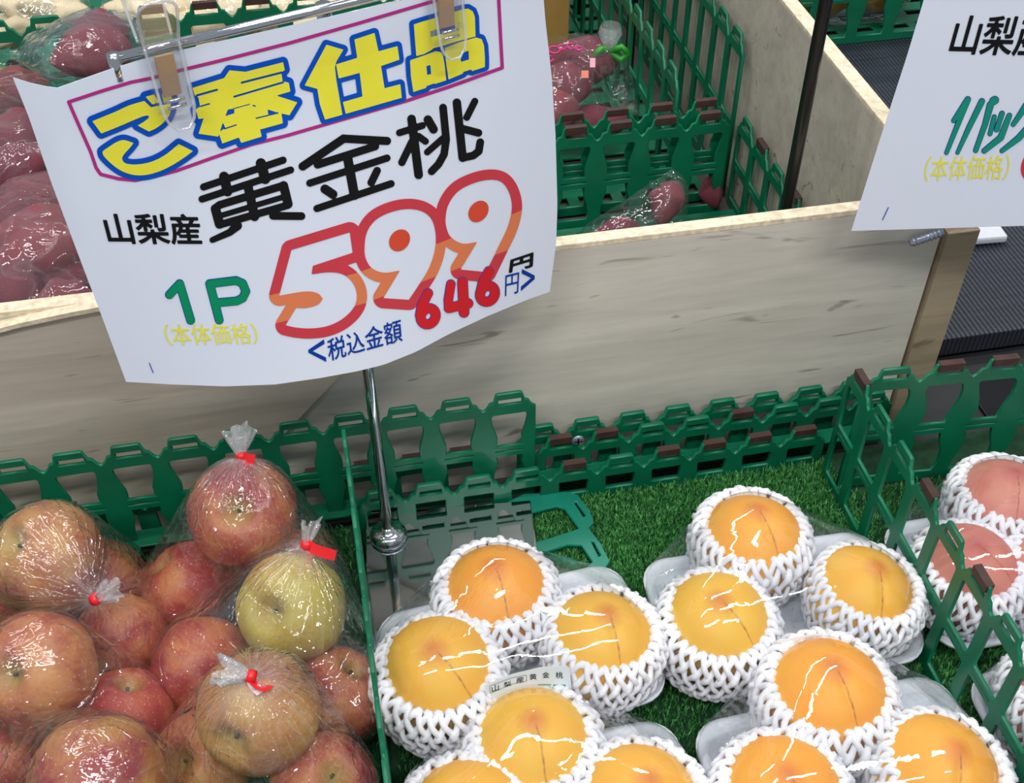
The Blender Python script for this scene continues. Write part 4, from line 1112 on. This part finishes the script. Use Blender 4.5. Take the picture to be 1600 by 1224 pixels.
def pack(cx, cy, rz, zb, spots, tname, plab, tlab, mat='peach', film=True, z_ring=.0705):
    """spots: (px, py of the net opening, colour, scale, tilt x, tilt y, spin, peach label, net label)"""
    t = link('foam_tray', TM, loc=(cx, cy, zb), rot=(0, 0, rz)); tag(t, tlab, 'tray', 'foam trays of peaches')
    pts = [Vector((cx, cy, zb)) + Matrix.Rotation(rz, 3, 'Z')@v.co for v in TM.vertices if v.co.z > .015]
    for (px, py, col, sc, tx, ty, spin, pl, nl) in spots:
        zc_ = zb+.004
        q = on_z(px, py, zc_+z_ring*sc)
        rot = Euler((tx, ty, spin), 'XYZ')
        base = Vector((q.x, q.y, zc_))
        n_ = link('foam_net', NM[NP[0] % 3], loc=base, rot=(tx*.6, ty*.6, spin*1.7), scale=sc); tag(n_, nl, 'foam net', 'foam nets around peaches')
        p_ = link('peach', PM[NP[0] % 3].copy()); p_.data.materials.append(M[mat]); NP[0] += 1
        p_.location = base + Vector((0, 0, .0482*sc)); p_.rotation_euler = rot; p_.scale = (sc*.97,)*3; p_.color = (col, .5, .5, 1)
        tag(p_, pl, 'peach', 'peaches in foam nets')
        c_ = p_.location
        pts += [c_ + d*(.0462*sc) for d in SPH if d.z > .1]
        pts += [base + Vector((math.cos(a)*.0495*sc, math.sin(a)*.0495*sc, .058*sc)) for a in np.linspace(0, 6.2, 20)]
    fw = None
    if film:
        me = voxel_hull('film_wrap', pts, .0052)
        wrinkle(me, None, None, .0012, 24, NP[0])
        fw = tag(link('film_wrap', me, M['film']), plab, 'plastic wrap', 'clear wraps over peach packs')
    return fw
f1 = pack(.098, .496, R(5), .012, [
    (777, 912, .85, 1.0, R(-2), R(-2), R(6), 'deep orange peach with a straight brown seam beside the sign base', 'white foam net around the peach nearest the chrome sign base'),
    (683, 1030, .30, 1.0, R(4), R(-6), R(34), 'golden yellow peach with a curved seam against the crate divider', 'white foam net pressed against the left crate divider'),
    (938, 985, .25, .95, R(0), R(7), R(8), 'smaller yellow peach at the right of the pack beside the sign base', 'white foam net just right of the printed sticker')],
    'pack', 'clear film over the three peaches beside the sign base', 'white foam tray partly on the polished plate of the sign stand')
f2 = pack(.317, .506, R(-1), .001, [
    (1180, 828, .70, 1.0, R(-6), R(2), R(12), 'orange peach furthest back on the open turf', 'white foam net around the peach furthest back on the turf'),
    (1123, 955, .15, .98, R(3), R(-5), R(30), 'lemon yellow peach at the left of the rear turf pack', 'white foam net with a wide open mouth in the middle of the peaches'),
    (1350, 908, .35, .93, R(2), R(10), R(-6), 'yellow peach with a red blushed tip beside the right crate lattice', 'white foam net touching the right crate lattice')],
    'pack', 'clear film over the rear turf pack of three peaches', 'white foam tray lying on the open turf at the back')
f3 = pack(.098, .362, R(0), .001, [
    (833, 1147, .22, 1.0, R(2), R(0), R(3), 'broad yellow peach directly in front of the printed sticker', 'white foam net directly in front of the printed sticker'),
    (730, 1268, .40, 1.0, R(0), R(-5), R(20), 'peach mostly below the bottom edge left of the yellow front peach', 'white foam net rim at the bottom edge beside the crate divider'),
    (1000, 1240, .45, .98, R(2), R(6), R(-8), 'yellow peach cut by the bottom edge in the middle', 'white foam net cut by the bottom edge in the middle')],
    'pack', 'clear film over the front pack under the printed sticker', 'white foam tray at the bottom edge beside the crate divider')
f4 = pack(.316, .356, R(2), .001, [
    (1300, 1070, .80, 1.05, R(-2), R(-2), R(8), 'largest deep orange peach under bright curved glints', 'white foam net around the largest deep orange peach'),
    (1228, 1228, .78, 1.0, R(2), R(-3), R(10), 'orange peach at the bottom edge below the largest peach', 'white foam net at the bottom edge below the largest peach'),
    (1470, 1190, .62, .98, R(3), R(9), R(-14), 'amber peach at the lower right against the crate lattice', 'white foam net at the lower right against the crate lattice')],
    'pack', 'clear glinting film over the front right pack of orange peaches', 'white foam tray at the bottom right with an empty glossy corner')
f5 = pack(.532, .506, R(0), .001, [
    (1578, 768, .65, .98, R(-4), R(0), R(-20), 'pink peach highest at the right edge', 'white foam net around the pink peach highest at the right edge'),
    (1518, 872, .75, .94, R(2), R(-4), R(40), 'rosy pink peach seen through the crate lattice', 'white foam net behind the crate lattice around a rosy peach'),
    (1660, 880, .5, .94, R(2), R(4), R(10), 'pink peach just past the right edge of the rear pink pack', 'white foam net half cut by the right edge')],
    'pack', 'clear film over the pink peaches behind the lattice', 'white foam tray under the pink peaches behind the lattice', mat='pink')
f6 = pack(.534, .352, R(0), .001, [
    (1672, 1078, .6, .95, R(-4), R(0), R(-20), 'pink peach in the pack at the right edge nearest the camera', 'white foam net at the right edge near the lower corner'),
    (1730, 1195, .75, .92, R(2), R(-4), R(40), 'pink peach in the lower right corner behind the lattice', 'white foam net in the lower right corner behind the lattice')],
    'pack', 'clear film over the pink pack in the lower right corner', 'white foam tray in the lower right corner behind the lattice', mat='pink')

# printed sticker on the film of the pack beside the sign base
SK = Sheet((0.1, .439, 0), R(4), lambda s, h: .35*np.clip(.085-h, -.02, .05))
k0 = sheet_mesh('sticker', SK, [(758, 1071), (800, 1054), (845, 1043), (885, 1041), (890, 1044)], [(890, 1044), (894, 1085)], [(762, 1100), (800, 1090), (850, 1083), (894, 1085)], [(758, 1071), (762, 1100)], 24, 8, .0002)
k0 = link('sticker', k0, M['sticker'], parent=f1)
for ch, q in (('山', (768, 1070, 779, 1080, -.34)), ('梨', (787, 1065, 798, 1073, -.25)), ('産', (806, 1058, 818, 1067, -.2)), ('黄', (827, 1053, 838, 1062, -.1)), ('金', (847, 1050, 858, 1059, -.02)), ('桃', (868, 1050, 879, 1060, 0.03))):
    x0, y0, x1, y1, sl = q; e = (x1-x0)*sl*.5
    link('printed_letter', text_mesh('printed_letter', SK, ch, ((x0, y0-e), (x1, y0+e), (x1+.5, y1+e), (x0+.5, y1-e)), .0003, .12, .4), M['ink'], parent=k0)
layer(k0, SK, 'printed_border', 'ink', lambda X, Y: strokes_sdf(X, Y, [([(765, 1072), (800, 1059), (822, 1055), (823, 1064), (800, 1069), (766, 1083), (765, 1072)], .3)]), (760, 1050, 828, 1088), .0003, .5)
layer(k0, SK, 'printed_mark', 'pgreen', lambda X, Y: strokes_sdf(X, Y, [([(x, 1070.2), (x+1.1, 1069.6)], .8) for x in (841, 844, 847, 850, 853, 856, 859)] + [([(x, 1070.6), (x+1.6, 1071)], 1.1) for x in (865, 869, 873, 877, 881)]), (838, 1064, 888, 1076), .0003, .5)
SK2 = Sheet((0.31, .440, 0), R(0), lambda s, h: .4*np.clip(.085-h, -.02, .05))
k2 = sheet_mesh('sticker', SK2, [(1222, 1000), (1270, 991), (1332, 988)], [(1332, 988), (1334, 1012)], [(1224, 1024), (1270, 1012), (1334, 1012)], [(1222, 1000), (1224, 1024)], 20, 6, .0002)
link('sticker', k2, M['sticker'], parent=f2)

# ------------------------------------------------------------------ sweet potatoes, ginger, oranges
def spindle(seed, n=26, m=18):
    rng = random.Random(seed); mb = MB(); V = []; F = []
    bend = rng.uniform(-.12, .12); sk = rng.uniform(.8, 1.4)
    for i in range(n+1):
        t = i/n; r = max(.0, math.sin(math.pi*t**sk))**.62
        for j in range(m):
            a = 2*math.pi*j/m
            p = Vector((t-.5, 0, 0)) + Vector((0, math.cos(a), math.sin(a)))*r*.5
            q = noise.noise(Vector((t*4+seed*3, math.cos(a), math.sin(a))))
            p.y *= 1+.22*q; p.z *= 1+.22*q
            p.y += bend*math.sin(math.pi*t)
            V.append(p)
    for i in range(n):
        for j in range(m): F.append((i*m+j, i*m+(j+1) % m, (i+1)*m+(j+1) % m, (i+1)*m+j))
    return mesh_of('sweet_potato', V, F)
PT = [spindle(i) for i in range(5)]
for me in PT: me.materials.append(M['potato'])
NS = [0]; SPO = {}
def potato(key, a, b, za, zb, r, label, group):
    p = on_z(*a, za); q = on_z(*b, zb); d = q-p
    o = link('sweet_potato', PT[NS[0] % 5]); NS[0] += 1
    o.location = (p+q)/2; o.rotation_euler = d.to_track_quat('X', 'Z').to_euler(); o.scale = (d.length*1.02, r*2, r*2)
    tag(o, label, 'sweet potato', group); SPO[key] = (p, q, r)
def film_over(name, label, cat, group, pts, seed, voxel=.006, mat='sack', amp=.003, knot=None):
    me = voxel_hull(name, pts, voxel)
    c = sum(pts, Vector())/len(pts)
    wrinkle(me, knot, (Vector(knot)-c) if knot is not None else None, amp, 30, seed, .006, .09)
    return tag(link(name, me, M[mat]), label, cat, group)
def spo_pts(keys, add=.003):
    out = []
    for k_ in keys:
        p, q, r = SPO[k_]
        for t in (.12, .5, .88): out += [p.lerp(q, t)+d*((r if t == .5 else r*.7)+add) for d in SPH[::2]]
    return out
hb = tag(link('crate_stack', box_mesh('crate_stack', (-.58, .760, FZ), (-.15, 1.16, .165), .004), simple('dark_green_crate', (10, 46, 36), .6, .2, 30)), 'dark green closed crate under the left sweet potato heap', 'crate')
g = 'sweet potatoes heaped at the left of the bin'
potato('l1', (78, 98), (205, 72), .285, .275, .026, 'plump sweet potato just left of the clear sign clip', g)
potato('l2', (95, 66), (200, 44), .270, .265, .024, 'sweet potato behind the plump one beside the sign clip', g)
potato('l3', (-40, 170), (75, 128), .195, .200, .024, 'sweet potato touching the upper left corner of the large sign', g)
potato('l4', (-40, 232), (80, 190), .205, .205, .026, 'purple sweet potato second below the upper left sign corner', g)
potato('l5', (-40, 282), (90, 240), .205, .205, .024, 'dark purple sweet potato above the gap in the left heap', g)
potato('l6', (-40, 362), (120, 292), .205, .210, .026, 'brownish pink sweet potato in the middle of the left heap', g)
potato('l7', (-50, 402), (128, 335), .222, .222, .023, 'long pink sweet potato above the purple glossy one', g)
potato('l8', (-30, 432), (132, 372), .222, .222, .024, 'long glossy purple sweet potato low in the left heap', g)
potato('l9', (-30, 472), (70, 440), .205, .205, .024, 'sweet potato behind the particle board edge at far left', g)
potato('l10', (50, 452), (160, 425), .195, .195, .023, 'sweet potato half hidden behind the left sign edge', g)
potato('l11', (40, 492), (150, 466), .215, .215, .020, 'sweet potato lowest in the heap on the board edge', g)
gb = 'clear bags over the left sweet potato heap'
film_over('film_bag', 'crinkled clear bag over the two sweet potatoes beside the sign clip', 'plastic bag', gb, spo_pts(['l1', 'l2']) + [on_z(30, 62, .25), on_z(14, 92, .25), on_z(100, 25, .27)], 11)
film_over('film_bag', 'crinkled clear bag over the upper left sweet potatoes', 'plastic bag', gb, spo_pts(['l3', 'l4', 'l5']), 12)
film_over('film_bag', 'crinkled clear bag over the long sweet potatoes at the left edge', 'plastic bag', gb, spo_pts(['l6', 'l7', 'l8']), 13)
film_over('film_bag', 'crinkled clear bag at the lower left of the sweet potato heap', 'plastic bag', gb, spo_pts(['l9', 'l10', 'l11']), 14)
g = 'sweet potatoes in the labelled bag'
potato('r1', (835, 92), (968, 92), .150, .150, .027, 'topmost sweet potato in the bag with the green tie', g)
potato('r2', (820, 140), (925, 132), .150, .150, .025, 'sweet potato second from the top in the green tied bag', g)
potato('r3', (820, 178), (905, 168), .140, .140, .024, 'dark sweet potato low in the green tied bag beside the sign', g)
potato('r4', (868, 196), (985, 188), .110, .110, .022, 'pinkish sweet potato lying along the scuffed crate rim', g)
tie = on_z(952, 80, .165)
fb = film_over('film_bag', 'clear bag with pink print and a green tie in the bin', 'plastic bag', None, spo_pts(['r1', 'r2', 'r3']) + [tie, on_z(1005, 178, .10), on_z(975, 190, .10)], 15, knot=tie)
mb = MB()
for s_ in (-1, 1): mb.tube([tie+Vector((0, 0, 0)), tie+Vector((.012*s_, -.008, .008)), tie+Vector((.022*s_, -.006, -.001)), tie+Vector((.012*s_, -.008, -.008)), tie], .0042, 8)
link('tie', mb.mesh('tie'), M['greentie'], parent=fb)
V = MB().lathe([(.004, 0), (.008, .010), (.013, .022), (.012, .032)], 20)
link('gathered_end', mesh_of('gathered_end', [tie+Vector((p[0]*(1+.3*math.sin(p[2]*300)), p[1], p[2])) for p in V.v], V.f), M['plume'], parent=fb)
def decal(parent, name, px, py, z, w, h, mat):
    q = on_z(px, py, z); return link(name, bevelled(MB().box((-w/2, -.0004, -h/2), (w/2, .0004, h/2)).mesh(name, False), .0001), M[mat], parent=parent, loc=q, rot=(R(-35), 0, R(-12)))
M['pinkprint'] = simple('printed_pink', (200, 50, 130), .5, .05, 30); M['salmon'] = simple('printed_salmon', (228, 130, 110), .5, .05, 30); M['palepink'] = simple('printed_pale_pink', (236, 170, 186), .5, .05, 30)
decal(fb, 'printed_tag', 926, 98, .184, .006, .010, 'palepink'); decal(fb, 'printed_tag', 914, 116, .180, .008, .008, 'salmon')
mb = MB()
for cx_, cy_, rr_ in ((866, 78, 9), (858, 92, 7), (878, 74, 6), (893, 72, 7), (905, 76, 5)):
    mb.tube([on_z(cx_+rr_*math.cos(a), cy_+rr_*.6*math.sin(a), .187) for a in np.linspace(0, 5.2, 12)], .0011, 6)
link('printed_swirl', mb.mesh('printed_swirl'), M['pinkprint'], parent=fb)
g = 'sweet potatoes in the small bag'
potato('s1', (1032, 352), (1056, 284), .094, .122, .0175, 'upright sweet potato leaning in the small clear bag', g)
potato('s2', (918, 374), (1000, 356), .080, .080, .018, 'pink sweet potato lying at the bottom of the small clear bag', g)
film_over('film_bag', 'small clear bag with a pointed top in the front bin crate', 'plastic bag', None, spo_pts(['s1', 's2']) + [on_z(1051, 262, .136), on_z(898, 378, .072), on_z(1074, 345, .08)], 16, .0032, amp=.0016)
potato('s3', (1092, 305), (1128, 300), .075, .075, .018, 'small sweet potato behind the brown crate corner', 'sweet potatoes in the small bag')

def knob(seed):
    rng = random.Random(seed); bm = bmesh.new(); bmesh.ops.create_icosphere(bm, subdivisions=4, radius=1)
    cs = [Vector((rng.uniform(-1, 1), rng.uniform(-.8, .8), rng.uniform(-.5, .6))).normalized() for _ in range(6)]
    for v in bm.verts:
        d = v.co.normalized(); s = .62+.5*max(math.exp(-((d-c_).length/.42)**2) for c_ in cs)+.10*noise.noise(d*4+Vector((seed, 0, 0)))
        v.co = Vector((d.x*1.3, d.y, d.z*.75))*s
    me = bpy.data.meshes.new('ginger'); bm.to_mesh(me); bm.free(); me.polygons.foreach_set('use_smooth', [True]*len(me.polygons)); me.materials.append(M['ginger']); return me
GM = [knob(i) for i in range(4)]
gl = [(232, 18, 'beside the clear clip top'), (300, 8, 'cut by the top edge left of the middle'), (360, 30, 'right above the chrome rail'), (420, 12, 'at the top edge above the second sign letter'), (470, 38, 'seen through the crate windows over the rail'), (530, 12, 'at the top edge above the third sign letter'),
      (590, 22, 'nearest the right end of the visible rail'), (410, 62, 'low behind the crate bars touching the rail'), (330, 68, 'low behind the brown scuffed rim'), (505, 60, 'low behind the bars above the sign paper'), (70, 20, 'at far left on the bamboo strips'), (620, -2, 'at the top edge beside the second clip'), (20, 45, 'in the top left corner')]
GP = []
for i, (px, py, w_) in enumerate(gl):
    p = on_y(px, py, 1.275+.05*(i % 2)); z = max(.13, min(.23, p.z)); p.z = z
    o = link('ginger_root', GM[i % 4], loc=p, rot=(random.Random(i).uniform(-.4, .4), .2, i*1.3), scale=.036+.004*(i % 3))
    tag(o, 'pale knobbly ginger root '+w_, 'ginger', 'ginger roots in the back crate'); GP.append(p)
for i, (idx, w_) in enumerate((((0, 1, 2, 8), 'left of the middle top'), ((3, 4, 5, 7, 9), 'over the middle of the rail'), ((6, 11), 'beside the second clip'), ((10, 12), 'in the top left corner'))):
    pts = [GP[j]+d*.05 for j in idx for d in SPH[::2]]
    film_over('film_bag', 'clear bag of ginger roots '+w_, 'plastic bag', 'clear bags of ginger', pts, 20+i, .008)
mb = MB()
for i in range(14): mb.tube([(-.52+i*.012, 1.225, FZ+.05), (-.52+i*.012, 1.40, FZ+.05)], .005, 6)
tag(link('bamboo_mat', mb.mesh('bamboo_mat'), M['bamboo']), 'yellow bamboo strip mat under the ginger at top left', 'mat')
om = MB().lathe([(math.sin(math.pi*i/20)*(1-.0), -math.cos(math.pi*i/20)*.95+(.06*math.exp(-(math.sin(math.pi*i/20)/.15)**2) if i < 10 else -.06*math.exp(-(math.sin(math.pi*i/20)/.15)**2))) for i in range(21)], 28).mesh('orange'); om.materials.append(M['orange'])
OP = []
for px, py, w_ in ((1345, 40, 'largest, in the middle of the top right crate'), (1288, 22, 'at the left, half behind the black pole'), (1405, -8, 'cut by the top edge beside the second sign')):
    p = on_y(px, py, 1.505); p.z = .075
    q = on_y(px, py, 1.50); q = on_z(px, py, .075)
    o = link('orange', om, loc=(q.x, max(1.50, q.y), .073), scale=.050); tag(o, 'orange fruit '+w_, 'orange', 'bagged oranges'); OP.append(Vector(o.location))
film_over('film_bag', 'clear bag around the oranges in the top right crate', 'plastic bag', None, [p+d*.054 for p in OP for d in SPH] + [on_z(1412, 62, .03)+Vector((0, .05, 0))], 31, .008)
